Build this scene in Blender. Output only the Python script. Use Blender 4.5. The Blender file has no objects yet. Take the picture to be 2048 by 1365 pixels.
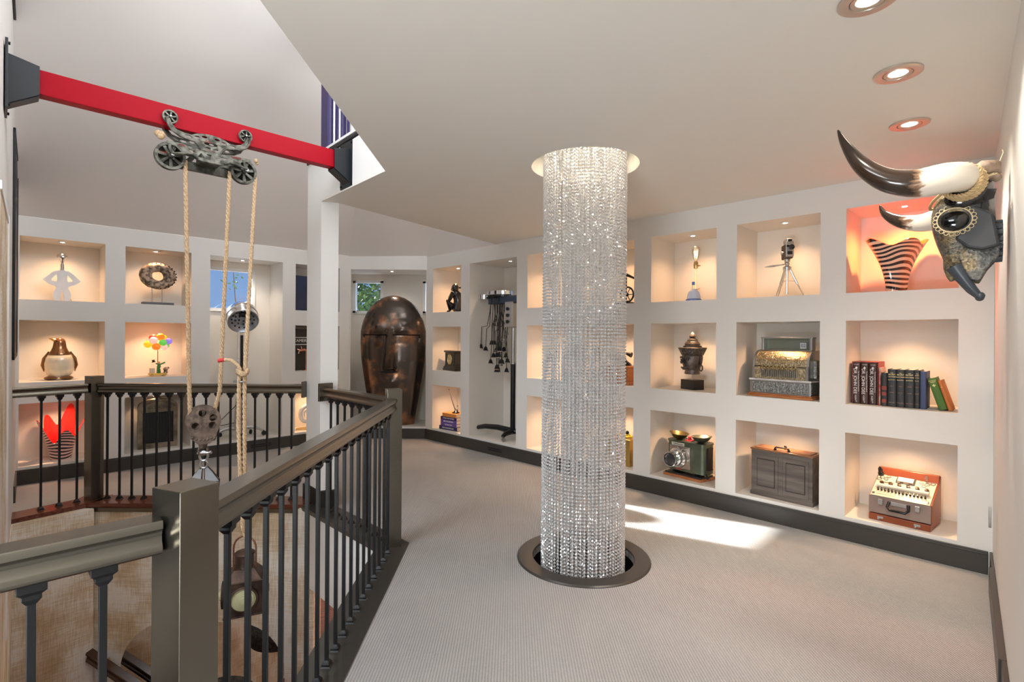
import bpy, math, random
from mathutils import Vector, Matrix, noise
from mathutils.geometry import tessellate_polygon
PI = math.pi; R = math.radians; Q = math.sqrt(.5)
random.seed(7)
S = bpy.context.scene
COL = S.collection

# ------------------------------------------------------------------ camera, sky, sun, exposure
FPX = 1042.16; CAMZ = 1.45; ROLL = R(.37)
cam = bpy.data.cameras.new('camera'); camo = bpy.data.objects.new('camera', cam); COL.objects.link(camo)
cam.sensor_width = 36; cam.lens = 36*FPX/2048; cam.shift_y = -8.43/2048; cam.clip_start = .03; cam.clip_end = 200
c_, s_ = math.cos(ROLL), math.sin(ROLL)
camo.matrix_world = Matrix(((c_, -s_, 0, 0), (0, 0, -1, 0), (s_, c_, 0, CAMZ), (0, 0, 0, 1)))
S.camera = camo
S.view_settings.view_transform = 'Standard'; S.view_settings.look = 'None'
S.view_settings.gamma = 1; S.view_settings.use_curve_mapping = False
S.view_settings.exposure = 0.88
S.cycles.use_denoising = True
S.cycles.max_bounces = 8; S.cycles.diffuse_bounces = 5; S.cycles.glossy_bounces = 4
S.cycles.transparent_max_bounces = 24; S.cycles.transmission_bounces = 6
S.cycles.sample_clamp_indirect = 4; S.cycles.caustics_reflective = False; S.cycles.caustics_refractive = False

wd = bpy.data.worlds.new('sky'); S.world = wd; wd.use_nodes = True
nt = wd.node_tree; bg = nt.nodes['Background']
tc = nt.nodes.new('ShaderNodeTexCoord'); sp = nt.nodes.new('ShaderNodeSeparateXYZ'); cr = nt.nodes.new('ShaderNodeValToRGB')
nt.links.new(tc.outputs['Generated'], sp.inputs[0]); nt.links.new(sp.outputs['Z'], cr.inputs[0]); nt.links.new(cr.outputs[0], bg.inputs[0])
cr.color_ramp.elements[0].position = 0.0; cr.color_ramp.elements[0].color = (.36, .60, 1.0, 1)
cr.color_ramp.elements[1].position = .5; cr.color_ramp.elements[1].color = (.14, .34, .85, 1)
bg.inputs[1].default_value = .42

sd = Vector((1.15, -.61, 0)).normalized(); sd.z = -.364
sun = bpy.data.lights.new('sun', 'SUN'); sun.energy = 22; sun.angle = R(.6); sun.color = (1, .95, .88)
suno = bpy.data.objects.new('sun', sun); COL.objects.link(suno)
suno.rotation_euler = sd.to_track_quat('-Z', 'Y').to_euler(); suno.location = (-12, 12, 9)

def area(name, loc, target, sx, sy, power, color):
    l = bpy.data.lights.new(name, 'AREA'); l.shape = 'RECTANGLE'; l.size = sx; l.size_y = sy; l.energy = power; l.color = color
    o = bpy.data.objects.new(name, l); COL.objects.link(o); o.location = loc
    o.rotation_euler = (Vector(target)-Vector(loc)).to_track_quat('-Z', 'Y').to_euler(); return o
# daylight through the big stair window and the skylight over the stair; added fill lamps (all outside the frame)
area('daylight_stair_window', (-3.3, -1.3, 4.3), (-1.5, 4, 2.3), 2.6, 2.0, 118, (.82, .91, 1))
area('daylight_skylight', (-3.6, .4, 5.0), (-1.4, 3.4, .8), 2.4, 2.4, 52, (.88, .94, 1))
area('fill_upper_storey', (.6, 2.2, 4.6), (-3.2, 5.4, 4.2), 3.2, 1.8, 68, (.95, .97, 1))  # added unseen lamp that brightens the sloped ceilings
area('stair_lamp_glow', (-4.4, 3.2, -1.9), (-3.6, 4.4, -1.3), .4, .4, 9, (1, .72, .42))
area('fill_corridor', (-.95, .1, 2.45), (1.3, 3.9, .9), 1.2, .5, 17, (.95, .98, 1))  # added fill lamp just under the ceiling, no window there
area('fill_low', (-1.05, -1.0, .45), (.9, 3.0, 2.58), 1.6, .7, 52, (.96, .985, 1))  # added fill lamp near the floor, brightens the flat ceiling from below

# ------------------------------------------------------------------ materials
MATS = {}
def mat(name, col=(.8, .8, .8), rough=.5, metal=0, col2=None, scale=8, bump=0, bscale=60, emit=None, estr=0, spec=.5, coat=0, trans=0, detail=4, contrast=.12, alpha=1):
    if name in MATS: return MATS[name]
    m = bpy.data.materials.new(name); m.use_nodes = True; n = m.node_tree.nodes; l = m.node_tree.links
    b = n['Principled BSDF']
    b.inputs['Base Color'].default_value = (*col, 1); b.inputs['Roughness'].default_value = rough; b.inputs['Metallic'].default_value = metal
    b.inputs['Specular IOR Level'].default_value = spec; b.inputs['Coat Weight'].default_value = coat; b.inputs['Transmission Weight'].default_value = trans
    b.inputs['Alpha'].default_value = alpha
    t = n.new('ShaderNodeTexCoord')
    if col2:
        x = n.new('ShaderNodeTexNoise'); x.inputs['Scale'].default_value = scale; x.inputs['Detail'].default_value = detail
        r = n.new('ShaderNodeValToRGB'); r.color_ramp.elements[0].color = (*col, 1); r.color_ramp.elements[1].color = (*col2, 1)
        r.color_ramp.elements[0].position = .5-contrast; r.color_ramp.elements[1].position = .5+contrast
        l.new(t.outputs['Object'], x.inputs['Vector']); l.new(x.outputs['Fac'], r.inputs[0]); l.new(r.outputs[0], b.inputs['Base Color'])
    if bump:
        x = n.new('ShaderNodeTexNoise'); x.inputs['Scale'].default_value = bscale; x.inputs['Detail'].default_value = 3
        u = n.new('ShaderNodeBump'); u.inputs['Strength'].default_value = bump; u.inputs['Distance'].default_value = .01
        l.new(t.outputs['Object'], x.inputs['Vector']); l.new(x.outputs['Fac'], u.inputs['Height']); l.new(u.outputs[0], b.inputs['Normal'])
    if emit:
        b.inputs['Emission Color'].default_value = (*emit, 1); b.inputs['Emission Strength'].default_value = estr
    MATS[name] = m; return m
def nodes(m): return m.node_tree.nodes, m.node_tree.links, m.node_tree.nodes['Principled BSDF']

M_wall = mat('painted_wall', (.78, .765, .735), .6, bump=.03, bscale=150)
M_niche = mat('niche_paint', (.80, .755, .69), .6)
M_ceil = mat('ceiling_paint', (.79, .76, .70), .7)
M_slope = mat('slope_paint', (.80, .765, .74), .7)
M_post = mat('pillar_paint', (.80, .785, .75), .55)
M_dark = mat('bronze_satin_paint', (.19, .172, .14), .24, .92)
M_board = mat('dark_bronze_board', (.05, .045, .038), .3, .3, spec=.6, coat=.2)
M_base = mat('dark_baseboard_paint', (.045, .041, .036), .36, spec=.5)
M_iron = mat('black_iron', (.008, .008, .009), .42, 0, spec=.35)
M_blackm = mat('black_metal_gloss', (.015, .015, .017), .25, .3)
M_chrome = mat('chrome', (.82, .83, .85), .1, 1)
M_steel = mat('brushed_steel', (.5, .5, .5), .32, 1)
M_red = mat('red_gloss_paint', (.33, .0, .009), .45, spec=.12)
M_bracket = mat('slate_steel_paint', (.014, .017, .021), .42, .2)
M_white = mat('white_trim', (.85, .85, .84), .4)
M_brass = mat('brass', (.75, .55, .25), .25, 1)
M_nickel = mat('brushed_nickel_trim', (.62, .55, .48), .35, .8)
M_bulb = mat('lit_bulb', (1, 1, 1), .4, emit=(1, .86, .66), estr=14)
M_rope = mat('hemp_rope', (.42, .27, .15), .85, col2=(.60, .43, .27), scale=90)
M_purple = mat('indigo_paint', (.028, .018, .10), .4)

def carpet():
    m = mat('ribbed_carpet', (.5, .47, .44), .95, spec=.1); n, l, b = nodes(m)
    t = n.new('ShaderNodeTexCoord'); mp = n.new('ShaderNodeMapping'); mp.inputs['Rotation'].default_value = (0, 0, R(0))
    l.new(t.outputs['Object'], mp.inputs[0])
    w = n.new('ShaderNodeTexWave'); w.inputs['Scale'].default_value = 24; w.inputs['Distortion'].default_value = 1.5; w.inputs['Detail'].default_value = 2; w.inputs['Detail Scale'].default_value = 6
    l.new(mp.outputs[0], w.inputs[0])
    x = n.new('ShaderNodeTexNoise'); x.inputs['Scale'].default_value = 220; l.new(t.outputs['Object'], x.inputs['Vector'])
    y = n.new('ShaderNodeTexNoise'); y.inputs['Scale'].default_value = 1.3; y.inputs['Detail'].default_value = 3; l.new(t.outputs['Object'], y.inputs['Vector'])
    a = n.new('ShaderNodeMath'); a.operation = 'MULTIPLY_ADD'; l.new(x.outputs['Fac'], a.inputs[0]); a.inputs[1].default_value = 1.1; l.new(w.outputs['Fac'], a.inputs[2])
    a2 = n.new('ShaderNodeMath'); a2.operation = 'MULTIPLY_ADD'; l.new(y.outputs['Fac'], a2.inputs[0]); a2.inputs[1].default_value = .9; l.new(a.outputs[0], a2.inputs[2])
    r = n.new('ShaderNodeValToRGB'); r.color_ramp.elements[0].position = .5; r.color_ramp.elements[1].position = 2.0
    s = n.new('ShaderNodeMath'); s.operation = 'MULTIPLY'; s.inputs[1].default_value = .42; l.new(a2.outputs[0], s.inputs[0])
    r.color_ramp.elements[0].position = .2; r.color_ramp.elements[1].position = .85
    r.color_ramp.elements[0].color = (.255, .25, .244, 1); r.color_ramp.elements[1].color = (.475, .472, .468, 1)
    l.new(s.outputs[0], r.inputs[0]); l.new(r.outputs[0], b.inputs['Base Color'])
    u = n.new('ShaderNodeBump'); u.inputs['Strength'].default_value = .5; u.inputs['Distance'].default_value = .006
    l.new(a.outputs[0], u.inputs['Height']); l.new(u.outputs[0], b.inputs['Normal'])
    return m
M_carpet = carpet()
def wallpaper():
    m = mat('woven_gold_wallpaper', (.6, .45, .3), .55); n, l, b = nodes(m)
    t = n.new('ShaderNodeTexCoord')
    def ns(sc, det, stretch):
        mp = n.new('ShaderNodeMapping'); mp.inputs['Scale'].default_value = stretch; l.new(t.outputs['Object'], mp.inputs[0])
        x = n.new('ShaderNodeTexNoise'); x.inputs['Scale'].default_value = sc; x.inputs['Detail'].default_value = det; l.new(mp.outputs[0], x.inputs['Vector']); return x
    a = ns(3, 6, (1, 1, 1)); h = ns(10, 4, (.8, .8, 14)); v = ns(14, 3, (10, 10, .7))
    k = n.new('ShaderNodeMath'); k.operation = 'ADD'; l.new(h.outputs['Fac'], k.inputs[0]); l.new(v.outputs['Fac'], k.inputs[1])
    k2 = n.new('ShaderNodeMath'); k2.operation = 'MULTIPLY_ADD'; l.new(k.outputs[0], k2.inputs[0]); k2.inputs[1].default_value = .38; l.new(a.outputs['Fac'], k2.inputs[2])
    r = n.new('ShaderNodeValToRGB'); e = r.color_ramp.elements; e[0].position = .66; e[0].color = (.50, .36, .21, 1); e[1].position = 1.0; e[1].color = (.86, .82, .74, 1)
    q = r.color_ramp.elements.new(.84); q.color = (.68, .55, .39, 1)
    l.new(k2.outputs[0], r.inputs[0]); l.new(r.outputs[0], b.inputs['Base Color'])
    return m
M_paper = wallpaper()
def wood(name, c1, c2, scale=3, rough=.4, rot=(0, 0, 0), coat=0):
    m = mat(name, c1, rough, coat=coat); n, l, b = nodes(m); t = n.new('ShaderNodeTexCoord'); mp = n.new('ShaderNodeMapping')
    mp.inputs['Scale'].default_value = (1, 8, 8); mp.inputs['Rotation'].default_value = rot; l.new(t.outputs['Object'], mp.inputs[0])
    x = n.new('ShaderNodeTexNoise'); x.inputs['Scale'].default_value = scale; x.inputs['Detail'].default_value = 5; l.new(mp.outputs[0], x.inputs['Vector'])
    r = n.new('ShaderNodeValToRGB'); r.color_ramp.elements[0].position = .35; r.color_ramp.elements[1].position = .65
    r.color_ramp.elements[0].color = (*c1, 1); r.color_ramp.elements[1].color = (*c2, 1); l.new(x.outputs['Fac'], r.inputs[0]); l.new(r.outputs[0], b.inputs['Base Color']); return m
M_cherry = wood('cherry_board', (.09, .022, .012), (.17, .05, .028), 6, .22)
M_redwood = wood('red_wood_floor', (.10, .026, .014), (.24, .075, .038), 5, .5)
M_oak = wood('orange_wood', (.36, .12, .04), (.55, .22, .08), 8, .35)
M_walnut = wood('dark_weathered_wood', (.085, .07, .062), (.16, .135, .12), 3, .5)
M_floorwd = wood('stair_floor_wood', (.3, .16, .08), (.5, .3, .16), 4, .4)

def stripes(name, dark, light, scale, dist, emit=None, es=0, axis='Z'):
    m = mat(name, light, .12, coat=.5); n, l, b = nodes(m); t = n.new('ShaderNodeTexCoord')
    w = n.new('ShaderNodeTexWave'); w.bands_direction = axis; w.inputs['Scale'].default_value = scale; w.inputs['Distortion'].default_value = dist
    w.inputs['Detail'].default_value = 0; w.inputs['Detail Scale'].default_value = .45
    l.new(t.outputs['Object'], w.inputs[0]); r = n.new('ShaderNodeValToRGB'); r.color_ramp.interpolation = 'CONSTANT'
    r.color_ramp.elements[0].color = (*dark, 1); r.color_ramp.elements[1].position = .5; r.color_ramp.elements[1].color = (*light, 1)
    l.new(w.outputs['Fac'], r.inputs[0]); l.new(r.outputs[0], b.inputs['Base Color'])
    if es:
        l.new(r.outputs[0], b.inputs['Emission Color']); b.inputs['Emission Strength'].default_value = es
    return m
def glassy(name, col=(1, 1, 1), tr=.7, rough=.02):
    m = bpy.data.materials.new(name); m.use_nodes = True; n = m.node_tree.nodes; l = m.node_tree.links; n.clear()
    o = n.new('ShaderNodeOutputMaterial'); mx = n.new('ShaderNodeMixShader'); a = n.new('ShaderNodeBsdfTransparent'); g = n.new('ShaderNodeBsdfGlossy')
    a.inputs[0].default_value = (*col, 1); g.inputs['Roughness'].default_value = rough; mx.inputs[0].default_value = 1-tr
    l.new(a.outputs[0], mx.inputs[1]); l.new(g.outputs[0], mx.inputs[2]); l.new(mx.outputs[0], o.inputs[0]); MATS[name] = m; return m
M_pane = glassy('window_glass', (.96, .98, 1), .93)
M_bulbglass = glassy('clear_bulb_glass', (1, .98, .95), .6)
def crystal():
    m = bpy.data.materials.new('cut_crystal'); m.use_nodes = True; n = m.node_tree.nodes; l = m.node_tree.links; n.clear()
    o = n.new('ShaderNodeOutputMaterial')
    g = n.new('ShaderNodeBsdfGlossy'); g.inputs['Roughness'].default_value = .05; g.inputs[0].default_value = (1, 1, 1, 1)
    t = n.new('ShaderNodeBsdfTransparent'); t.inputs[0].default_value = (.93, .94, .95, 1)
    d = n.new('ShaderNodeBsdfTranslucent'); d.inputs[0].default_value = (.98, .99, 1, 1)
    d2 = n.new('ShaderNodeBsdfDiffuse'); d2.inputs[0].default_value = (.98, .99, 1, 1)
    dd = n.new('ShaderNodeMixShader'); dd.inputs[0].default_value = .5; l.new(d.outputs[0], dd.inputs[1]); l.new(d2.outputs[0], dd.inputs[2])
    a = n.new('ShaderNodeMixShader'); a.inputs[0].default_value = .84; l.new(t.outputs[0], a.inputs[1]); l.new(dd.outputs[0], a.inputs[2])
    b = n.new('ShaderNodeMixShader'); b.inputs[0].default_value = .36; l.new(a.outputs[0], b.inputs[1]); l.new(g.outputs[0], b.inputs[2])
    l.new(b.outputs[0], o.inputs[0]); return m
M_crystal = crystal()

# ------------------------------------------------------------------ mesh builder
def fr(x=(1, 0, 0), z=(0, 0, 1), o=(0, 0, 0)):
    x = Vector(x).normalized(); z = Vector(z); y = z.cross(x).normalized(); z = x.cross(y)
    M = Matrix((x, y, z)).transposed().to_4x4(); M.translation = Vector(o); return M
def T(x, y, z, rz=0, rx=0, ry=0): return Matrix.Translation((x, y, z)) @ Matrix.Rotation(rz, 4, 'Z') @ Matrix.Rotation(ry, 4, 'Y') @ Matrix.Rotation(rx, 4, 'X')
class MB:
    def __init__(s): s.v = []; s.f = []
    def add(s, vs, fs, M=None):
        k = len(s.v); s.v += [tuple(M @ Vector(p)) if M else tuple(p) for p in vs]; s.f += [tuple(i+k for i in f) for f in fs]; return s
    def box(s, x0, x1, y0, y1, z0, z1, M=None):
        return s.add([(x0, y0, z0), (x1, y0, z0), (x1, y1, z0), (x0, y1, z0), (x0, y0, z1), (x1, y0, z1), (x1, y1, z1), (x0, y1, z1)],
                     [(0, 3, 2, 1), (4, 5, 6, 7), (0, 1, 5, 4), (1, 2, 6, 5), (2, 3, 7, 6), (3, 0, 4, 7)], M)
    def loft(s, rings, M=None, closed=False, caps=True):
        n = len(rings[0]); v = [p for r in rings for p in r]; f = []
        m = len(rings); rr = m if closed else m-1
        for i in range(rr):
            for j in range(n):
                a = i*n+j; b = i*n+(j+1) % n; c = ((i+1) % m)*n+(j+1) % n; d = ((i+1) % m)*n+j; f.append((a, b, c, d))
        if caps and not closed: f.append(tuple(reversed(range(n)))); f.append(tuple(range((m-1)*n, m*n)))
        return s.add(v, f, M)
    def lathe(s, prof, M=None, n=24, sx=1, sy=1, caps=True):
        rings = [[(max(r, 1e-4)*sx*math.cos(2*PI*j/n), max(r, 1e-4)*sy*math.sin(2*PI*j/n), z) for j in range(n)] for r, z in prof]
        return s.loft(rings, M, False, caps)
    def tube(s, pts, r, n=8, M=None, closed=False):
        P = [Vector(p) for p in pts]; rs = r if isinstance(r, (list, tuple)) else [r]*len(P); rings = []; up = None
        for i, p in enumerate(P):
            a = P[i-1] if (i > 0 or closed) else p; b = P[(i+1) % len(P)] if (i < len(P)-1 or closed) else p
            t = (b-a).normalized()
            if up is None: up = Vector((0, 0, 1)) if abs(t.z) < .9 else Vector((1, 0, 0))
            x = t.cross(up).normalized(); y = x.cross(t).normalized(); up = y
            rings.append([tuple(p + x*(rs[i]*math.cos(2*PI*j/n)) + y*(rs[i]*math.sin(2*PI*j/n))) for j in range(n)])
        return s.loft(rings, M, closed)
    def cyl(s, p, q, r, r2=None, n=16, M=None): return s.tube([p, q], [r, r if r2 is None else r2], n, M)
    def ball(s, c, r, n=16, M=None, ry=None, rz=None):
        ry = ry or r; rz = rz or r; k = max(6, n//2)
        prof = [(math.sin(PI*i/k), -math.cos(PI*i/k)) for i in range(k+1)]
        rings = [[(c[0]+r*max(a, 1e-3)*math.cos(2*PI*j/n), c[1]+ry*max(a, 1e-3)*math.sin(2*PI*j/n), c[2]+rz*b) for j in range(n)] for a, b in prof]
        return s.loft(rings, M)
    def torus(s, c, Rr, r, M=None, n=32, m=8, sx=1, sy=1):
        pts = [(c[0]+Rr*sx*math.cos(2*PI*i/n), c[1]+Rr*sy*math.sin(2*PI*i/n), c[2]) for i in range(n)]
        rings = []
        for i in range(n):
            a = 2*PI*i/n; u = Vector((math.cos(a), math.sin(a), 0))
            rings.append([tuple(Vector(pts[i]) + u*(r*math.cos(2*PI*j/m)) + Vector((0, 0, r*math.sin(2*PI*j/m)))) for j in range(m)])
        return s.loft(rings, M, True)
    def prism(s, poly, h0, h1, M=None, holes=()):
        loops = [[Vector((p[0], p[1], 0)) for p in q] for q in [poly, *holes]]
        tri = tessellate_polygon(loops); allp = [p for q in loops for p in q]; n = len(allp)
        v = [(p.x, p.y, h0) for p in allp]+[(p.x, p.y, h1) for p in allp]; f = []
        for t in tri:
            a, b, c = [allp[i] for i in t]
            if (b-a).cross(c-a).z < 0: t = (t[0], t[2], t[1])
            f.append(tuple(i+n for i in t)); f.append((t[0], t[2], t[1]))
        k = 0
        for q in loops:
            m = len(q)
            for i in range(m): f.append((k+i, k+(i+1) % m, k+(i+1) % m+n, k+i+n))
            k += m
        return s.add(v, f, M)
    def build(s, name, m, parent=None, smooth=False, bevel=0, sub=0, solid=0, **kw):
        me = bpy.data.meshes.new(name); me.from_pydata(s.v, [], s.f); me.validate()
        import bmesh
        bm = bmesh.new(); bm.from_mesh(me); bmesh.ops.recalc_face_normals(bm, faces=bm.faces[:]); bm.to_mesh(me); bm.free()
        me.materials.append(m)
        if smooth:
            for p in me.polygons: p.use_smooth = True
            me.set_sharp_from_angle(angle=R(42 if smooth is True else smooth))
        o = bpy.data.objects.new(name, me); COL.objects.link(o)
        if parent: o.parent = parent
        if solid: q = o.modifiers.new('solid', 'SOLIDIFY'); q.thickness = solid; q.offset = 0
        if bevel: q = o.modifiers.new('bevel', 'BEVEL'); q.width = bevel; q.segments = 2; q.limit_method = 'ANGLE'
        if sub: q = o.modifiers.new('sub', 'SUBSURF'); q.levels = q.render_levels = sub
        for k, v in kw.items(): o[k] = v
        return o
def thing(name, label, cat, M, group=None):
    o = bpy.data.objects.new(name, None); COL.objects.link(o); o.empty_display_size = .05
    o.matrix_world = M if isinstance(M, Matrix) else Matrix.Translation(M)
    o['label'] = label; o['category'] = cat
    if group: o['group'] = group
    return o
def text(name, body, size, m, parent, M, ext=.0008, align='CENTER', sx=1):
    c = bpy.data.curves.new(name, 'FONT'); c.body = body; c.size = size; c.extrude = ext; c.align_x = align; c.align_y = 'CENTER'
    o = bpy.data.objects.new(name+'_c', c); COL.objects.link(o)
    bpy.context.view_layer.update()
    me = bpy.data.meshes.new_from_object(o.evaluated_get(bpy.context.evaluated_depsgraph_get()))
    bpy.data.objects.remove(o); me.name = name
    me.transform(M @ Matrix.Scale(sx, 4, (1, 0, 0))); me.materials.clear(); me.materials.append(m)
    o = bpy.data.objects.new(name, me); COL.objects.link(o); o.parent = parent; return o
UP = Matrix.Rotation(PI/2, 4, 'X')          # text and outlines drawn in xy stand up in xz facing -y
def copy_thing(root, M, label, group=None):
    def cp(o, par):
        c = o.copy(); COL.objects.link(c); c.parent = par
        for ch in o.children: cp(ch, c)
        return c
    r = cp(root, None); r.matrix_world = M; r['label'] = label
    if group: r['group'] = group
    return r

# wall frames: x along the wall to the viewer's right, y into the wall, z up
uL, nL, dL = Vector((Q, Q, 0)), Vector((-Q, Q, 0)), 6.849
uC, nC, dC = Vector((Q, -Q, 0)), Vector((Q, Q, 0)), 4.363
def wf(w, s, d, z, rot=0):
    u, n, k = {'L': (uL, nL, dL), 'C': (uC, nC, dC)}[w] if w in 'LC' else (Vector((1, 0, 0)), Vector((0, 1, 0)), 7.38)
    M = Matrix((u, n, (0, 0, 1))).transposed().to_4x4(); M.translation = u*s + n*(k+d) + Vector((0, 0, z))
    return M @ Matrix.Rotation(rot, 4, 'Z')
FRAMES = {'L': wf('L', 0, 0, 0), 'C': wf('C', 0, 0, 0), 'B': wf('B', 0, 0, 0)}
ROWS = [(.168, .775), (.978, 1.582), (1.781, 2.391)]
ZC = 2.58; BT = .142

# ------------------------------------------------------------------ structure
def struct(o): o['kind'] = 'structure'; return o
def niche_wall(name, w, s0, s1, opens, z0=-.3, z1=ZC, zl=None):
    """opens: (sa, sb, za, zb, depth, back_hole or None, extra_left, extra_right)"""
    M = FRAMES[w]; mb = MB(); nb = MB()
    xs = sorted({s0, s1, *[o[0] for o in opens], *[o[1] for o in opens]}); zs = sorted({z0, z1, *[o[2] for o in opens], *[o[3] for o in opens]})
    for i in range(len(xs)-1):
        for j in range(len(zs)-1):
            cx = (xs[i]+xs[i+1])/2; cz = (zs[j]+zs[j+1])/2
            if any(o[0] < cx < o[1] and o[2] < cz < o[3] for o in opens): continue
            mb.add([(xs[i], 0, zs[j]), (xs[i+1], 0, zs[j]), (xs[i+1], 0, zs[j+1]), (xs[i], 0, zs[j+1])], [(0, 1, 2, 3)], M)
    for a, b, c, d, dp, holes, el, er in opens:
        t = .03
        if el or er:       # a wider chamber behind a thin front
            for x0, x1 in ((a, a-el), (b, b+er)):
                nb.add([(x0, 0, c), (x0, t, c), (x0, t, d), (x0, 0, d)], [(0, 1, 2, 3)], M)
                nb.add([(x0, t, c), (x1, t, c), (x1, t, d), (x0, t, d)], [(0, 1, 2, 3)], M)
                nb.add([(x1, t, c), (x1, dp, c), (x1, dp, d), (x1, t, d)], [(0, 1, 2, 3)], M)
        else:
            for x0 in (a, b): nb.add([(x0, 0, c), (x0, dp, c), (x0, dp, d), (x0, 0, d)], [(0, 1, 2, 3)], M)
        A, B = a-el, b+er
        for z in (c, d): nb.add([(A, 0 if not el else 0, z), (B, 0, z), (B, dp, z), (A, dp, z)], [(0, 1, 2, 3)], M)
        hx = sorted({A, B, *[h[0] for h in holes], *[h[1] for h in holes]}); hz = sorted({c, d, *[h[2] for h in holes], *[h[3] for h in holes]})
        for i in range(len(hx)-1):
            for j in range(len(hz)-1):
                cx = (hx[i]+hx[i+1])/2; cz = (hz[j]+hz[j+1])/2
                if any(h[0] < cx < h[1] and h[2] < cz < h[3] for h in holes): continue
                nb.add([(hx[i], dp, hz[j]), (hx[i+1], dp, hz[j]), (hx[i+1], dp, hz[j+1]), (hx[i], dp, hz[j+1])], [(0, 1, 2, 3)], M)
    if zl is not None: pass
    o = struct(mb.build(name, M_wall)); struct(nb.build({'L': 'niche_lining_left', 'C': 'niche_lining_right', 'B': 'niche_lining_back'}[w], M_niche)); return o  # second mesh is the niche lining: sides, floors, ceilings and backs
CC = [(-5.93, -5.315), (-4.116, -3.505), (-3.325, -2.71), (-2.528, -1.907), (-1.737, -1.122), (-.956, -.337)]
LC = [(.19, .841), (1.012, 1.627), (2.826, 3.44)]
WL = (1.84, 2.46, 1.76, 2.30)
opC = [(a, b, c, d, .45, [], 0, 0) for a, b in CC for c, d in ROWS] + [(-5.14, -4.289, .168, 2.391, .62, [(-4.62, -4.32, 1.86, 2.3)], 0, 0)]
opL = [(a, b, c, d, .43, [], 0, 0) for a, b in LC for c, d in ROWS] + [(1.822, 2.66, .168, 2.391, .45, [WL], 0, 0)]
opB = [(-2.29, -1.21, .168, 2.391, .62, [(-2.43, -1.99, 1.80, 2.29), (-1.36, -1.12, 1.80, 2.29)], .2, .16)]
wc = niche_wall('wall_right', 'C', -6.09, -.17, opC)
wl = niche_wall('wall_left', 'L', .165, 3.592, opL)
wb = niche_wall('wall_back', 'B', -2.335, -1.205, opB, z1=ZC+.014)

# walls beside the camera (D) and on the far left (W)
D0 = Vector((2.965, 3.205, 0)); dD = Vector((.656, .755, 0)); mD = Vector((-.755, .656, 0))
W1 = Vector((-4.735, 4.975, 0)); W0 = Vector((-2.30, 2.332, 0)); uW = (W0-W1).normalized()
MW = fr(uW, (0, 0, 1), W1); LW = (W0-W1).length      # y axis points into the room side (+x, +y)
mb = MB(); mb.box(-.05, LW, -.12, 0, 0, 6.2, MW); struct(mb.build('wall_far_left', M_wall))
mb = MB(); mb.box(1.18, LW, 0, .004, -3.2, -.03, MW); mb.box(2.62, LW, 0, .004, -.03, 2.10, MW); struct(mb.build('trim_1', M_paper))
mb = MB(); mb.box(-.05, LW, -.12, 0, -3.2, 0, MW); struct(mb.build('wall_stair_far_left', M_paper))
mb = MB(); mb.box(2.50, 2.62, 0, .012, -.35, 2.14, MW); mb.box(2.62, LW, 0, .01, 2.10, 2.14, MW); struct(mb.build('trim_2', M_white))
# outer enclosure of the stair hall, out of the picture
M_unseen = wood('dark_unseen_wall', (.05, .035, .025), (.10, .07, .05), 3, .6)  # dark wood added on unseen walls to darken what the railings reflect
mb = MB(); mb.box(-6.2, -2.3, 2.20, 2.30, -3.2, 6.2); struct(mb.build('wall_stair_side', M_unseen))
mb = MB(); mb.box(-6.3, -6.2, -2.7, 2.4, -3.2, 6.2); struct(mb.build('wall_stair_end', M_unseen))
mb = MB(); mb.box(-6.3, 0.5, -2.8, -2.7, -3.2, 6.2); struct(mb.build('wall_behind_camera', M_unseen))

# floor with the stair well and the round hole
CH = (.478, 3.44); RH = .33
circ = [(CH[0]+RH*math.cos(2*PI*i/48), CH[1]+RH*math.sin(2*PI*i/48)) for i in range(48)]
outer = [(-2.33, 7.42), (-1.2, 7.42), (3.03, 3.19), (-2.05, -2.72), (-3.3, -2.72), (-3.3, 2.28), (-4.75, 5.0)]
well = [(-.885, 1.30), (-.905, 3.56), (-1.79, 4.46), (-3.60, 4.46), (-3.985, 4.10), (-2.32, 2.29), (-3.15, 2.1), (-3.15, -1.0)]
mb = MB(); mb.prism(outer, -.04, 0, holes=[well, circ]); struct(mb.build('floor', M_carpet))
mb = MB(); mb.prism(outer, -.66, -.04, holes=[well, [(CH[0]+.42*math.cos(2*PI*i/48), CH[1]+.42*math.sin(2*PI*i/48)) for i in range(48)]])
struct(mb.build('trim_3', M_post))
# stair walls below the far railing, lower floor, slab under
mb = MB(); mb.box(-3.62, -1.79, 4.445, 4.56, -3.2, -.03); struct(mb.build('wall_stair_back', M_paper))
mb = MB(); mb.box(0, .60, -.1, 0, -3.2, -.03, fr((.6625, .749, 0), (0, 0, 1), (-3.995, 4.02, 0))); struct(mb.build('wall_stair_corner', M_paper))
mb = MB(); mb.box(-7, 3.1, -3, 9.2, -2.65, -2.6); struct(mb.build('floor_lower', M_redwood))
mb = MB(); mb.lathe([(.335, -.66), (.335, 0), (.345, 0), (.345, -.66)], T(CH[0], CH[1], 0), 48, caps=False); struct(mb.build('trim_4', M_blackm))
mb = MB(); mb.box(3.0, 3.1, -3, 9.2, -3.2, -.5); mb.box(-7, 3.1, 9.1, 9.2, -3.2, -.5); struct(mb.build('wall_lower', M_paper))
mb = MB(); mb.box(-1.80, -1.66, 4.40, 4.56, -3.2, -.02); struct(mb.build('trim_5', M_paper))

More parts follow.
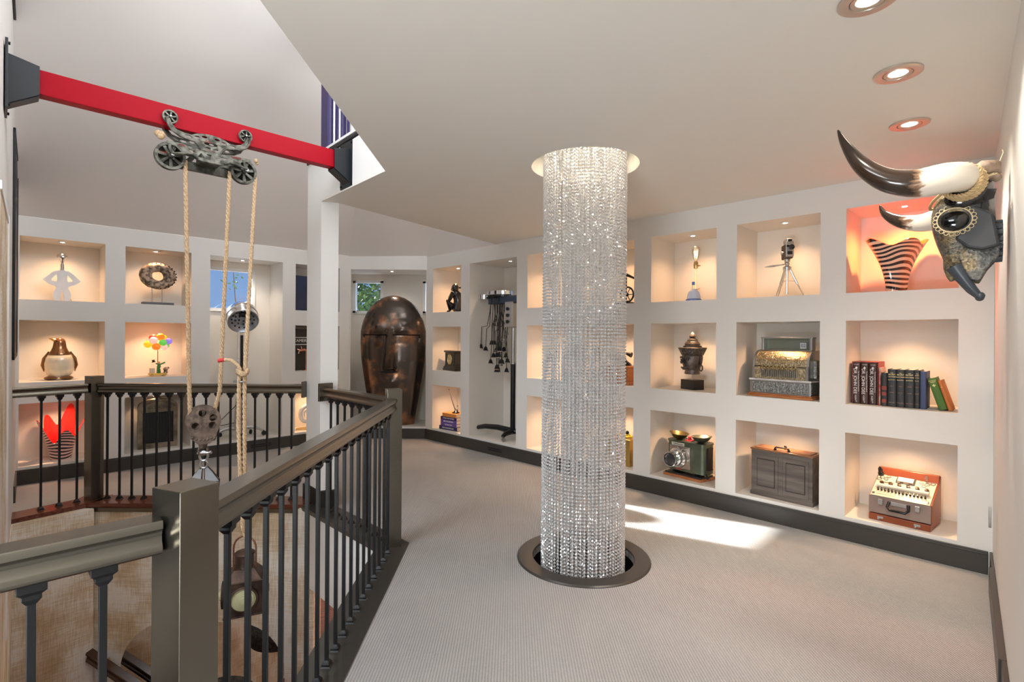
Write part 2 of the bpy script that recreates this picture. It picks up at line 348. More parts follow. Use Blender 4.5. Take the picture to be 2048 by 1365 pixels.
# flat ceiling and upper storey
F0 = Vector((-1.61, 4.384, 0)); F1 = Vector((-.895, 3.60, 0)); uF = (F1-F0).normalized()
MF = fr(uF, (0, 0, 1), F0)                    # y axis points away from the stair well, toward the back
CHc = (.474, 3.44)
cc = [(CHc[0]+.353*math.cos(2*PI*i/48), CHc[1]+.353*math.sin(2*PI*i/48)) for i in range(48)]
cpoly = [(-.852, 1.30), (-.875, 3.57), (-.905, 3.60), (-1.61, 4.384), (-1.483, 4.44), (-.243, 6.304), (-.20, 6.45), (3.05, 3.19), (-2.0, -2.6), (-3.2, -2.6), (-3.2, -1.05)]
mb = MB(); mb.prism(cpoly, ZC, ZC+.02, holes=[cc]); struct(mb.build('ceiling', M_ceil))
c2 = [(x, y) for x, y in cpoly]
mb = MB(); mb.prism(c2, ZC+.02, ZC+.36, holes=[[(CHc[0]+.36*math.cos(2*PI*i/48), CHc[1]+.36*math.sin(2*PI*i/48)) for i in range(48)]]); struct(mb.build('trim_6', M_post))
mb = MB(); mb.box(-.868, -.855, 1.9, 3.5, ZC+.36, ZC+.40); struct(mb.build('trim_7', M_white))
# sloped ceilings: rise 0.75 in 1 from the wall tops
cLB = Vector((-2.315, 7.373, ZC)); cBC = Vector((-1.225, 7.39, ZC))
def up(p, d, h): return (p[0]+d[0], p[1]+d[1], ZC+h)
mb = MB()
A0 = Vector((-5.6, 4.087, ZC)); k = 4.6; e_ = .12          # every slope starts e_ behind its wall, so the joint is closed
a0 = (A0.x-Q*e_, A0.y+Q*e_, ZC-.75*e_); a1 = up(cLB, (-.414*e_, e_), -.75*e_); a2 = up(cLB, (.414*k, -k), .75*k)
mb.add([a0, a1, a2, (A0.x+Q*k, A0.y-Q*k, ZC+.75*k)], [(0, 1, 2, 3)])
b1 = (cBC.x-.155/.39*e_, cBC.y+e_, ZC-.75*e_); b2 = (cBC.x+.155/.39*k*.6, cBC.y-k*.6, ZC+.75*k*.6)
mb.add([a1, b1, b2, a2], [(0, 1, 2), (0, 2, 3)])
c1 = tuple(uC*-3.6+nC*(4.363+.05)+Vector((0, 0, ZC-.10)))
mb.add([b1, tuple(cBC), tuple(uC*-3.6+nC*4.363+Vector((0, 0, ZC))), c1, tuple(uC*-3.6+nC*3.2+Vector((0, 0, ZC+2.2))), b2], [(0, 1, 2, 3), (1, 2, 4, 5)])
mb.add([(1.65, 2.9, ZC+.3), (1.65, 6.4, ZC+.3), (1.65, 6.4, 6.1), (1.65, 2.9, 6.1)], [(0, 1, 2, 3)])
o_far = tuple(uC*-3.6+nC*3.2+Vector((0, 0, ZC+2.2)))
mb.add([tuple(uC*-3.6+nC*4.45+Vector((0, 0, ZC-.1))), tuple(uC*-.1+nC*4.45+Vector((0, 0, ZC-.1))), tuple(uC*-.1+nC*4.45+Vector((0, 0, 6.1))), tuple(uC*-3.6+nC*4.45+Vector((0, 0, 6.1)))], [(0, 1, 2, 3)])
mb.add([tuple(uC*-3.6+nC*4.45+Vector((0, 0, ZC-.1))), tuple(uC*-3.6+nC*4.45+Vector((0, 0, 6.1))), tuple(uC*-3.6+nC*3.1+Vector((0, 0, 6.1))), tuple(uC*-3.6+nC*3.1+Vector((0, 0, ZC+.36)))], [(0, 1, 2, 3)])
struct(mb.build('ceiling_slope', M_slope))
mb = MB(); mb.box(-7, 4, -3, 8.5, 6.1, 6.2); struct(mb.build('ceiling_top', M_ceil))
mb = MB(); mb.box(1.6, 1.7, -3, 6.5, ZC+.36, 6.2); mb.box(-2.2, 1.7, -2.85, -2.7, ZC, 6.2); struct(mb.build('wall_upper', M_slope))
# pillar standing under the corner of the upper floor
pp = [(-1.61, 4.384), (-1.483, 4.44), (-1.60, 4.75), (-1.80, 4.66), (-1.816, 4.612)]
mb = MB(); mb.prism(pp, 0, ZC); struct(mb.build('wall_pillar', M_post))
pu = [tuple((F0 - uF*.30)[:2]), tuple(F0[:2]), (-1.483, 4.44), (-1.60, 4.78), (-1.80, 4.72)]
mb = MB(); mb.prism(pu, ZC, ZC+.37); struct(mb.build('trim_8', M_post))
mb = MB(); mb.prism([(-1.60, 4.362), (-1.462, 4.423), (-1.58, 4.78), (-1.83, 4.69), (-1.845, 4.61)], 0, BT); mb.prism([(-1.60, 4.362), (-1.462, 4.423), (-1.845, 4.61)], 0, BT); struct(mb.build('baseboard_pillar', M_base, bevel=.003))
# black line on top of the fascia
mb = MB(); mb.box(-.3, 1.06, -.012, .05, ZC+.37, ZC+.395, MF); struct(mb.build('trim_9', M_iron))
mb = MB(); mb.box(-.02, 1.06, -.01, -.001, ZC+.405, ZC+.425, MF); struct(mb.build('trim_10', M_white))

# baseboards
def bb(name, M, x0, x1, y0=-.015, y1=0, h=BT, m=None): mb = MB(); mb.box(x0, x1, y0, y1, 0, h, M); mb.box(x0, x1, y0-.004, y1, h-.02, h-.012, M); return struct(mb.build(name, m or M_base, bevel=.002))
b_c = bb('baseboard_right', FRAMES['C'], -6.08, -.19); b_l = bb('baseboard_left', FRAMES['L'], .165, 3.57); bb('baseboard_back', FRAMES['B'], -2.31, -1.226)
MDr = fr((-.656, -.755, 0), (0, 0, 1), D0)
yD = (MDr.to_3x3() @ Vector((0, 1, 0))); sD = 1 if yD.dot(mD) > 0 else -1
def dbox(mb, x0, x1, o0, o1, z0, z1):
    a, b = sorted((o0*sD, o1*sD)); return mb.box(x0, x1, a, b, z0, z1, MDr)
mb = MB(); dbox(mb, -.03, 7.0, -.1, 0, -.3, ZC); struct(mb.build('wall_near_right', M_wall))
mb = MB(); dbox(mb, 0, .30, 0, .014, 0, BT); dbox(mb, .30, 1.44, 0, .026, 0, BT+.002); dbox(mb, 1.44, 6.5, 0, .017, 0, BT); struct(mb.build('baseboard_near_right', M_base, bevel=.002))
mb = MB(); mb.box(.06, .72, 0, .014, 0, BT, MW); struct(mb.build('baseboard_far_left', M_base))
def edge_frame(lab, s0, s1, z0, z1):
    t = thing('framed_panel', lab, 'framed panel', MW @ T(s0, 0, z0)); mb = MB(); L = s1-s0; H = z1-z0
    for b in ((0, .03, 0, H), (L-.03, L, 0, H), (0, L, 0, .03), (0, L, H-.03, H)): mb.box(b[0], b[1], .001, .016, b[2], b[3])
    mb.build('frame', M_iron, t, bevel=.002); mb = MB(); mb.box(.03, L-.03, .001, .010, .03, H-.03); mb.build('panel', mat('black_panel', (.02, .02, .022), .5), t)
edge_frame('tall narrow black framed panel seen edge-on at the far left, below the red beam', .35, 1.45, 1.25, 3.0)
edge_frame('black framed panel seen edge-on in the top left corner, above the red beam', 1.3, 2.3, 3.75, 5.2)
# heating vents cut in the baseboards
def vent(w, s, lab):
    t = thing('floor_vent', lab, 'vent', wf(w, s, 0, 0)); mb = MB(); mb.box(-.13, .13, -.019, -.014, .04, .105); mb.build('frame', M_base, t)
    mb = MB()
    for z in (.052, .076): mb.box(-.12, .12, -.021, -.019, z, z+.014)
    mb.build('slot', mat('vent_black', (.004, .004, .004), .8), t)
vent('C', -4.63, 'dark slotted vent in the baseboard under the tall niche of the curling machine')
vent('L', 2.40, 'dark slotted vent in the baseboard under the hair dryer niche')

# windows
def window(name, M, x0, x1, z0, z1, fw=.045):
    mb = MB()
    mb.box(x0-.01, x1+.01, -.02, .06, z0-.01, z0+fw, M); mb.box(x0-.01, x1+.01, -.02, .06, z1-fw, z1+.01, M)
    mb.box(x0-.01, x0+fw, -.02, .06, z0, z1, M); mb.box(x1-fw, x1+.01, -.02, .06, z0, z1, M)
    o = struct(mb.build(name, M_white)); mb = MB(); mb.box(x0+.01, x1-.01, .03, .036, z0+.01, z1-.01, M); struct(mb.build('pane', M_pane, o))
window('window_1', wf('L', 0, .45, 0), *WL, .03); window('window_2', wf('B', 0, .62, 0), -2.43, -1.99, 1.80, 2.29, .03)
window('window_3', wf('B', 0, .62, 0), -1.36, -1.12, 1.80, 2.29, .03); window('window_4', wf('C', 0, .62, 0), -4.62, -4.32, 1.86, 2.30, .03)

# ------------------------------------------------------------------ ceiling lights, niche lights
def spot(name, loc, d, energy, angle, color, radius=.03, blend=.6):
    l = bpy.data.lights.new(name, 'SPOT'); l.energy = energy; l.spot_size = R(angle); l.spot_blend = blend; l.color = color; l.shadow_soft_size = radius
    o = bpy.data.objects.new(name, l); COL.objects.link(o); o.location = loc; o.rotation_euler = Vector(d).to_track_quat('-Z', 'Y').to_euler(); return o
def downlight(x, y, lab, lit=True, tilt=(.25, .3)):
    t = thing('recessed_downlight', lab, 'ceiling light', T(x, y, ZC), 'recessed downlights along the near right wall')
    mb = MB(); mb.lathe([(.088, .0), (.088, -.006), (.08, -.009), (.055, -.006), (.052, .0)], n=40); mb.build('trim_ring', M_nickel, t, True)
    mb = MB(); mb.lathe([(.052, -.001), (.05, -.006), (.036, -.004), (.034, -.001)], n=32); mb.build('gimbal_ring', M_nickel, t, True)
    mb = MB(); mb.lathe([(0, -.003), (.034, -.003), (.034, -.0015), (0, -.0015)], T(0, 0, 0), 24); mb.build('lamp', M_bulb if lit else M_ceil, t)
    if lit: spot('downlight_beam', (x, y, ZC-.02), (tilt[0], tilt[1], -1), 24, 100, (1, .90, .78), .04)
downlight(1.178, 1.735, 'recessed ceiling downlight cut by the top edge of the picture, nearest the camera', tilt=(.3, .1))
downlight(1.629, 2.209, 'recessed ceiling downlight, middle one of the row before the horned skull')
downlight(2.076, 2.731, 'recessed ceiling downlight directly above the horned skull', tilt=(-.1, -.1))
WARM = (1, .58, .31)
def puck(w, s, d, z, e, lab, warm=WARM, ang=120, col=None):
    t = thing('niche_downlight', lab, 'niche light', wf(w, s, d, z), 'small downlights in the niche ceilings')
    mb = MB(); mb.lathe([(.042, .0), (.042, -.003), (.03, -.004), (.018, -.002)], n=28); mb.build('trim_ring', M_white, t, True)
    mb = MB(); mb.lathe([(0, -.0025), (.017, -.0025), (.017, -.001), (0, -.001)], n=16); mb.build('lamp', M_bulb, t)
    p = wf(w, s, d, z-.012).translation; spot('niche_beam', p, (0, 0, -1), e, ang, warm, .02, .9)
NIN = {('C', 0): ('black crouching monkey', 'black mantel clock', 'pen resting on a book stack'), ('C', 1): ('bare top niche left of the bead column', 'bare middle niche left of the bead column', 'bare bottom niche left of the bead column'),
       ('C', 2): ('black anchor-shaped curio behind the bead column', 'telephone on a wooden box behind the bead column', 'gilt box behind the bead column'),
       ('C', 3): ('small blue bottle lamp', 'dark carved head on a block', 'green magic lantern'), ('C', 4): ('movie camera on a tripod', 'brass cash register', 'dark wooden case'),
       ('C', 5): ('orange zebra-striped vase', 'row of old books', 'open tube tester case'), ('L', 0): ('flat white figure lamp', 'brown and cream penguin', 'red wavy bowl'),
       ('L', 1): ('carved stone ring', 'balloon lamp', 'old car radiator'), ('L', 2): ('dark blue cabinet', 'lettered dark box', 'white shell ornament')}
E_BASE = 8.3
for w, cols in (('C', CC), ('L', LC)):
    for i, (a, b) in enumerate(cols):
        for j, (z0, z1) in enumerate(ROWS):
            e = E_BASE; ang = 130
            if (w, i, 2-j) == ('C', 5, 0): col = (1, .19, .045); e = 42; ang = 150
            elif (w, i, 2-j) == ('L', 0, 2): col = (1, .52, .30)
            else: col = WARM
            row = 2-j; nm = NIN[(w, i)][row]
            puck(w, (a+b)/2, .20, z1, e, 'small round niche ceiling light above the ' + nm, col, ang)
puck('L', 2.24, .2, 2.391, 15, 'small round light in the niche ceiling above the salon hair dryer', (1, .85, .7))  # lamps of the window niches are raised to stand in for window daylight
puck('B', -1.75, .2, 2.391, 11, 'small round light in the niche ceiling above the giant bronze mask', (1, .85, .7))
puck('C', -4.6, .2, 2.391, 10, 'small round light in the niche ceiling above the curling machine', (1, .8, .6))

# ------------------------------------------------------------------ railings
Z_RAIL = 1.02
PROF = [(-.034, 0), (-.038, -.006), (-.038, -.018), (-.030, -.026), (-.026, -.034), (-.027, -.048), (-.033, -.056), (-.036, -.064), (-.034, -.074), (-.026, -.08),
        (.026, -.08), (.034, -.074), (.036, -.064), (.033, -.056), (.027, -.048), (.026, -.034), (.030, -.026), (.038, -.018), (.038, -.006), (.034, 0)]
def newel(x, y, rot, lab, w=.1, top=1.085, z0=0):
    t = thing('newel_post', lab, 'newel post', T(x, y, z0, rot), 'square newel posts of the stair railing')
    mb = MB(); mb.box(-w/2, w/2, -w/2, w/2, 0, top-z0); mb.build('post', M_dark, t, bevel=.002); return t
def baluster_mesh():
    a = MB(); a.box(-.0075, .0075, -.0075, .0075, .015, Z_RAIL-.085)
    s = MB(); s.loft([[(-q, -q, z), (q, -q, z), (q, q, z), (-q, q, z)] for q, z in ((.024, 0), (.024, .007), (.018, .012), (.018, .02), (.013, .028), (.0085, .034))])
    c = MB(); c.loft([[(-q, -q, z) for q, z in ()] or [(-q, -q, z), (q, -q, z), (q, q, z), (-q, q, z)] for q, z in ((.0085, Z_RAIL-.125), (.016, Z_RAIL-.113), (.016, Z_RAIL-.104), (.024, Z_RAIL-.096), (.024, Z_RAIL-.08))])
    return a, s, c
BAL = None
def baluster(parent, x, y):
    global BAL
    if BAL is None:
        a, s, c = baluster_mesh(); o = a.build('baluster', M_iron, parent, bevel=.001); s_ = s.build('shoe', M_iron, o, bevel=.001); c_ = c.build('collar', M_iron, o, bevel=.001); BAL = (o, s_, c_)
    else:
        o = BAL[0].copy(); COL.objects.link(o); o.parent = parent
        for k in BAL[1:]: q = k.copy(); COL.objects.link(q); q.parent = o
    o.location = (x, 0, 0) if y is None else (x, y, 0)
def railing(lab, a, b, offs, plates=(), endgap=0):
    a = Vector((*a, 0)); b = Vector((*b, 0)); L = (b-a).length; t = thing('railing', lab, 'railing', fr(b-a, (0, 0, 1), a), 'stair railings')
    mb = MB(); mb.loft([[(x, p, Z_RAIL+q) for p, q in PROF] for x in (.055, L-endgap)]); mb.build('handrail', M_dark, t, 35)
    for d in offs: baluster(t, d, 0)
    for x, w, h, ang in plates:
        mb = MB(); mb.box(-.012, .012, -w/2, w/2, Z_RAIL-.115, Z_RAIL-.115+h, T(x, 0, 0, ang)); mb.build('wall_plate', M_dark, t, bevel=.003)
    return t
N1 = (-.79, 1.268); N2 = (-.815, 3.60); N3 = (-3.655, 4.565)
newel(*N1, R(-22.5), 'thick square newel post, the nearest and largest, where two handrails meet')
newel(*N2, R(22.5), 'square newel post standing before the bronze mask, at the carpet corner')
newel(*N3, R(-22.5), 'dark square newel post on the far side of the stair, before the red bowl niche')
railing('long handrail run with black balusters from nearest post toward the bronze mask', N1, N2, [.19+.117*k for k in range(18)], endgap=.055)
railing('short handrail run between the white pillar and the post before the bronze mask', N2, (-1.548, 4.333), [.117*(k+1) for k in range(8)], [(1.035, .12, .15, 0)])
railing('far frontal handrail run crossing before the hair dryer and radiator niches', N3, (-1.82, 4.59), [.115+.107*k for k in range(16)], [(1.83, .09, .14, R(0))])
W_end = Vector((-3.975, 4.085, 0))
railing('short far left handrail run with three balusters before the red bowl', N3, tuple(W_end[:2]), [.12+.118*k for k in range(3)], [(.555, .1, .15, 0)])
a = Vector((*N1, 0)); b = a + Vector((-Q, -Q, 0))*1.6
railing('near left handrail run leaving the picture at the bottom left corner', N1, tuple(b[:2]), [.16+.117*k for k in range(11)])
# boards under the railings
def board(name, a, b, w0, w1, m, e0=0, e1=0, th=.022, z=-.03):
    a = Vector((*a, 0)); b = Vector((*b, 0)); M = fr(b-a, (0, 0, 1), a); L = (b-a).length; mb = MB(); mb.prism([(0-e0[0] if isinstance(e0, tuple) else -e0, w0), (L+(e1[0] if isinstance(e1, tuple) else e1), w0), (L+(e1[1] if isinstance(e1, tuple) else e1), w1), (-(e0[1] if isinstance(e0, tuple) else e0), w1)], z, th*.3, M); return struct(mb.build(name, m, bevel=.002))
h = .105
board('trim_11', N1, N2, -h, h, M_board, (.05, -.04), (h*.41, -h*.41))
board('trim_12', N2, (-1.70, 4.485), -h, h, M_board, (h*.41, -h*.41), (0, 0))
board('trim_13', N3, (-1.72, 4.565), -h-.02, h, M_cherry, (.05, 0), (0, .0))
board('trim_14', N3, (-4.04, 3.99), -h, h, M_cherry, (.05, .05), 0)
board('trim_15', N1, tuple(b[:2]), -h, h, M_board, (.05, -.05), 0)
struct(MB().prism([(N3[0]-.12, 4.44), (N3[0]+.05, 4.43), (N3[0]+.08, 4.68), (N3[0]-.15, 4.66)], -.03, .007).build('trim_16', M_cherry))
mb = MB(); mb.box(-3.66, -1.74, 4.425, 4.445, -.06, -.028); struct(mb.build('trim_17', M_dark))
# floor ring round the hole
t = thing('floor_ring', 'dark bronze ring set in the carpet round the foot of the crystal bead column', 'floor ring', T(CH[0], CH[1], 0))
mb = MB(); mb.lathe([(.33, -.03), (.33, .008), (.334, .012), (.428, .012), (.436, .004), (.436, -.002)], n=72, caps=False); mb.build('ring', M_board, t, 30)

# upper-storey railing, indigo
t = thing('upper_railing', 'indigo painted railing of the upper storey seen above the white fascia', 'railing', MF @ T(0, 0, ZC+.43))
mb = MB(); mb.box(-.07, .065, .02, .13, 0, 2.2); mb.build('post', M_purple, t, bevel=.003)
for x in (.155, .26, .31, .375, .54, .69):
    mb = MB(); mb.box(x-.009, x+.009, .05, .068, 0, 1.0); mb.build('baluster', M_purple, t)
for x in (.085, .20, .345, .425, .50, .60): 
    mb = MB(); mb.box(x-.006, x+.006, .062, .08, 0, 1.0); mb.build('baluster', M_white, t)
mb = MB(); mb.box(.06, 1.0, .03, .09, .98, 1.03); mb.build('handrail', M_purple, t)
mb = MB(); mb.box(-.18, -.075, .1, .22, ZC+.37, 6, MF); struct(mb.build('trim_18', M_post))

# ------------------------------------------------------------------ red beam with brackets, trolley, ropes, block, lantern
aB = Vector((Q, Q, 0)); PR = Vector((-1.345, 3.905, 0)); ZB0, ZB1 = 2.715, 2.845
MBm = Matrix((aB, Vector((-Q, Q, 0)), (0, 0, 1))).transposed().to_4x4(); MBm.translation = PR      # x along the beam to the back right, y away from the viewer
t = thing('red_beam', 'glossy red square steel beam crossing the upper left between two dark brackets', 'beam', MBm)
BW = .075
mb = MB(); mb.box(-1.72, .10, 0, BW, ZB0, ZB1); mb.build('beam', M_red, t, bevel=.003)
def bracket(lab, x0, sg, plate_h, plate_dx):
    t = thing('beam_bracket', lab, 'bracket', MBm @ T(x0, BW/2, (ZB0+ZB1)/2), 'dark steel brackets holding the red beam'); 
    for nm, y0, y1 in (('gusset', -.055, -.045), ('gusset', .045, .055)):
        mb = MB(); pl = [(0, .075), (0, -.075), (.12*sg, -.155), (.12*sg, .10)]; mb.prism(pl, -y1, -y0, UP); mb.build(nm, M_bracket, t, bevel=.001)
    mb = MB()
    mb.loft([[(0, -.045, -.08), (0, .045, -.08), (0, .045, -.072), (0, -.045, -.072)], [(.12*sg, -.045, -.158), (.12*sg, .045, -.158), (.12*sg, .045, -.148), (.12*sg, -.045, -.148)]]); mb.build('lower_web', M_bracket, t)
    mb = MB(); mb.box(*sorted((.12*sg, .132*sg)), -.10, .10, -.19, .16); mb.build('wall_plate', M_bracket, t, bevel=.002)
    for yy in (-.08, .08):
        for zz in (-.17, .14): mb = MB(); mb.cyl((.12*sg, yy, zz), (.112*sg, yy, zz), .008, n=6); mb.build('bolt', M_iron, t)
bracket('dark steel bracket on the white fascia at the far right end of the red beam', 0.0, 1, .35, 0)
bracket('dark steel bracket at the far left end of the red beam on the side wall', -1.635, -1, .35, 0)

def spoked(mb_rim, R0, w, M, spokes=6):
    r = MB(); r.lathe([(R0*.80, -w/2), (R0, -w/2), (R0, -w*.32), (R0*.9, -w*.1), (R0*.9, w*.1), (R0, w*.32), (R0, w/2), (R0*.80, w/2), (R0*.80, -w/2)], M, 36)
    for i in range(spokes):
        a = 2*PI*i/spokes+.3; r.loft([[(math.cos(a)*q-math.sin(a)*hw, math.sin(a)*q+math.cos(a)*hw, z) for hw, z in ((-w1, -w*.3), (w1, -w*.3), (w1, w*.3), (-w1, w*.3))] for q, w1 in ((R0*.12, R0*.07), (R0*.84, R0*.12))], M)
    r.lathe([(0, -w*.8), (R0*.17, -w*.8), (R0*.2, -w*.5), (R0*.2, w*.5), (R0*.17, w*.8), (0, w*.8)], M, 18); return r
M_gal = mat('weathered_galvanised_metal', (.045, .043, .034), .42, .7, col2=(.16, .155, .13), scale=22, bump=.3, bscale=40)
M_rustred = mat('red_painted_letters', (.35, .04, .03), .6)
XT = -.832           # trolley centre along the beam
MT = MBm @ T(XT, 0, ZB0) @ Matrix.Scale(.89, 4)
t = thing('hay_trolley', 'weathered cast metal hay trolley riding under the red beam with four spoked wheels', 'trolley', MT)
WZ = Matrix.Rotation(PI/2, 4, 'X')
def wheel(x, z, y, r, w): M = T(x, y, z) @ WZ; o = spoked(None, r, w, M).build('wheel', M_gal, t, 35); mb = MB(); mb.cyl((x, y-w*1.3, z), (x, y+w*1.3, z), r*.11, n=10); mb.build('axle', M_steel, o, True)
wheel(-.245, .060, -.014, .046, .022); wheel(.235, .060, -.014, .046, .022); wheel(-.245, .060, BW+.014, .046, .022); wheel(.235, .060, BW+.014, .046, .022)
# side frames: curved arms with pierced plate
def sideplate(y):
    top = [(-.25, .045), (-.235, .010), (-.21, -.018), (-.16, -.030), (-.12, -.030), (-.09, -.015), (-.05, -.005), (0, 0), (.05, -.005), (.09, -.015), (.12, -.03), (.16, -.030), (.2, -.018), (.225, .01), (.24, .045)]
    bot = [(.262, .05), (.255, .0), (.235, -.035), (.19, -.062), (.15, -.070), (.10, -.075), (.075, -.10), (.06, -.125), (-.06, -.125), (-.075, -.10), (-.10, -.075), (-.15, -.070), (-.19, -.062), (-.235, -.035), (-.262, 0), (-.27, .05)]
    poly = [(a, b) for a, b in top]+bot
    hs = []
    for cx, cz, rx, rz in ((-.14, -.048, .022, .009), (-.085, -.04, .018, .011), (-.04, -.025, .018, .008), (.04, -.025, .018, .008), (.085, -.042, .018, .011), (.14, -.048, .022, .009), (0, -.068, .045, .012), (-.02, -.1, .02, .007), (.03, -.1, .018, .007)):
        hs.append([(cx+rx*math.cos(2*PI*i/10), cz+rz*math.sin(2*PI*i/10)) for i in range(10)])
    mb = MB(); mb.prism(poly, -y-.005, -y+.005, UP, hs)
    for yy in (y-.009,): mb.tube([(p[0], yy, p[1]) for p in bot], .007, 8)
    mb.build('side_frame', M_gal, t, 35)
sideplate(-.028); sideplate(BW+.028)
# lower carriage: truss bars with two big sheaves
mb = MB()
for y in (-.045, BW+.03):
    poly = [(-.27, -.115), (-.18, -.112), (-.05, -.130), (.06, -.128), (.17, -.118), (.262, -.115), (.262, -.132), (.2, -.15), (.17, -.185), (.05, -.205), (-.06, -.205), (-.17, -.185), (-.22, -.14), (-.27, -.132)]
    hs = [[(-.14, -.140), (-.10, -.145), (-.12, -.17)], [(-.085, -.18), (-.045, -.18), (-.065, -.148)], [(-.03, -.148), (.0, -.148), (-.012, -.18)], [(.06, -.15), (.10, -.145), (.08, -.172)]]
    mb.prism(poly, -y-.005, -y+.005, UP, hs)
mb.build('lower_frame', M_gal, t, bevel=.001)
def sheave(x, z): 
    o = spoked(None, .092, .04, T(x, .03, z) @ WZ, 7).build('sheave', M_gal, t, 35); mb = MB(); mb.cyl((x, -.055, z), (x, BW+.045, z), .014, n=12); mb.build('axle', M_steel, o, True)
    for y in (-.05, BW+.035):
        mb = MB(); mb.tube([(x-.02, y, -.13), (x-.016, y, z+.03), (x, y, z)], [.012, .010, .016], 8); mb.build('hanger_bar', M_gal, t, True)
        mb = MB(); mb.tube([(x, y-.006, z), (x*.78, y-.006, z+.012), (x*.5, y-.006, z+.02), (x*.35, y-.006, z)], .009, 8); mb.build('tie_rod', M_gal, t, True)
sheave(-.235, -.195); sheave(.235, -.195)
mb = MB(); mb.box(-.17, .17, BW-.0, BW+.03, -.25, -.19); mb.box(-.06, .06, -.04, BW+.03, -.21, -.13); mb.build('catch_block', M_gal, t, bevel=.006)
mb = MB()
for x, z in ((-.30, -.075),): 
    for i in range(5): mb.ball((x+.012*math.cos(i*2.4), -.01+.012*math.sin(i*1.9), z+.014*math.sin(i*2.2)), .021, 10)
mb.build('rope_knot', M_rope, t, True)
mb = MB(); mb.ball((.315, 0, -.10), .016, 10); mb.ball((.325, .01, -.115), .013, 10); mb.build('rope_knot', M_rope, t, True)
for body, x, z, sz in (('STEEL', -.18, -.125, .016), ('A. K.', -.02, -.046, .014), ('VALPARSO', -.02, -.0585, .011), ('BEARING', .165, -.128, .015), ('EAST', -.285, -.20, .015), ('ABSLUTE A', .0, -.1185, .013)):
    text('lettering', body, sz, M_rustred, t, T(x, -.052 if z < -.12 and z != -.1185 else -.0345, z) @ UP)

def rope(name, lab, pts, r=.0125, twist=46, group='hemp ropes hanging from the hay trolley', strands=3, parent=None):
    """three-strand laid rope following pts"""
    P = [Vector(p) for p in pts]; seg = []
    L = sum((P[i+1]-P[i]).length for i in range(len(P)-1)); n = max(8, int(L/.011)); out = []; cum = [0]
    for i in range(len(P)-1): cum.append(cum[-1]+(P[i+1]-P[i]).length)
    for k in range(n+1):
        d = L*k/n; i = 0
        while i < len(P)-2 and cum[i+1] < d: i += 1
        f = (d-cum[i])/max(1e-6, cum[i+1]-cum[i]); out.append((P[i].lerp(P[i+1], f), (P[i+1]-P[i]).normalized(), d))
    mb = MB()
    for s in range(strands):
        pl = []
        for p, tg, d in out:
            x = tg.cross(Vector((.3, 1, .1))).normalized(); y = x.cross(tg); a = d*2*PI*11+2*PI*s/strands
            pl.append(p+(x*math.cos(a)+y*math.sin(a))*r*.55)
        mb.tube(pl, r*.52, 7)
    o = mb.build(name, M_rope, parent, True)
    if lab: o['label'] = lab; o['category'] = 'rope'; o['group'] = group
    return o
def bw(x, y, z): return tuple(MT @ Vector((x, y, z)))
s1 = bw(-.235+.092, .03, -.20); s2 = bw(.235-.092, .03, -.215); s3 = bw(.235+.088, .03, -.20)
BK = Vector((-1.905, 3.22, .90))
rope('rope', 'left hemp rope running down from the big left sheave into the pulley block', [s1, (BK.x-.085, BK.y-.01, 1.25), (BK.x-.068, BK.y-.02, .92)])
rope('rope', 'middle hemp rope slanting from the trolley down to the top right of the pulley block', [s2, (BK.x+.085, BK.y+.03, 1.10), (BK.x+.055, BK.y+.03, .98)])
rope('rope', 'right hemp rope running straight down and doubled, tied to the hanging lantern', [s3, (-1.640, 3.20, 1.20), (-1.610, 3.15, .315), (-1.606, 3.15, .23)])
rope('rope_end', 'doubled return of the right rope below the red-tipped knot', [(-1.668, 3.19, 1.20), (-1.660, 3.17, .9), (-1.628, 3.14, .5), (-1.612, 3.14, .27)])
t = thing('rope_knot', 'knot with a red-taped rope end and wire clamp on the right rope', 'rope knot', T(-1.652, 3.195, 1.215))
mb = MB()
kp = [(-.0+.028*math.cos(a)*(1+.1*math.sin(3*a)), .028*math.sin(a), .011*math.sin(2*a)+.012*k) for k in range(2) for a in [2*PI*i/12 for i in range(12)]]
mb.tube(kp, .011, 8); mb.build('coil', M_rope, t, True)
mb = MB(); mb.tube([(0, -.02, .02), (-.015, -.03, .055), (-.05, -.035, .082), (-.09, -.035, .085)], .011, 8); mb.build('tail', M_rope, t, True)
mb = MB(); mb.tube([(-.09, -.035, .085), (-.128, -.035, .078)], [.0125, .012], 10); mb.build('red_tape', mat('red_tape', (.6, .04, .05), .5), t, True)
mb = MB(); mb.torus((0, 0, -.05), .022, .003, n=16, m=6); mb.box(-.05, -.02, -.012, .012, -.056, -.044); mb.build('wire_clamp', M_steel, t)

M_rust = mat('rusted_iron', (.10, .075, .06), .6, .5, col2=(.24, .17, .13), scale=24, bump=.35, bscale=50)
MBK = T(BK.x, BK.y, BK.z, R(38))
t = thing('pulley_block', 'rusty iron pulley block with spoked cheek hanging from the ropes', 'pulley block', MBK)
def cheek(y):
    out = [(.093*math.cos(a), .095*math.sin(a)+.02) for a in [2*PI*i/36 for i in range(-3, 22)]]+[(-.06, -.09), (-.03, -.12), (.03, -.12), (.06, -.09)]
    hs = [[(.022*math.cos(b)*1.0+.052*math.cos(c), .022*math.sin(b)+.052*math.sin(c)+.02) for b in [2*PI*i/10 for i in range(10)]] for c in (R(100), R(210), R(330), R(20))]
    mb = MB(); mb.prism(out, -y-.006, -y+.006, UP, hs); mb.build('cheek', M_rust, t, 35)
cheek(-.034); cheek(.034)
spoked(None, .082, .035, T(0, 0, .02) @ WZ, 5).build('sheave', M_rust, t, 35)
mb = MB(); mb.cyl((0, -.05, .02), (0, .05, .02), .012, n=10); mb.build('axle', M_rust, t, True)
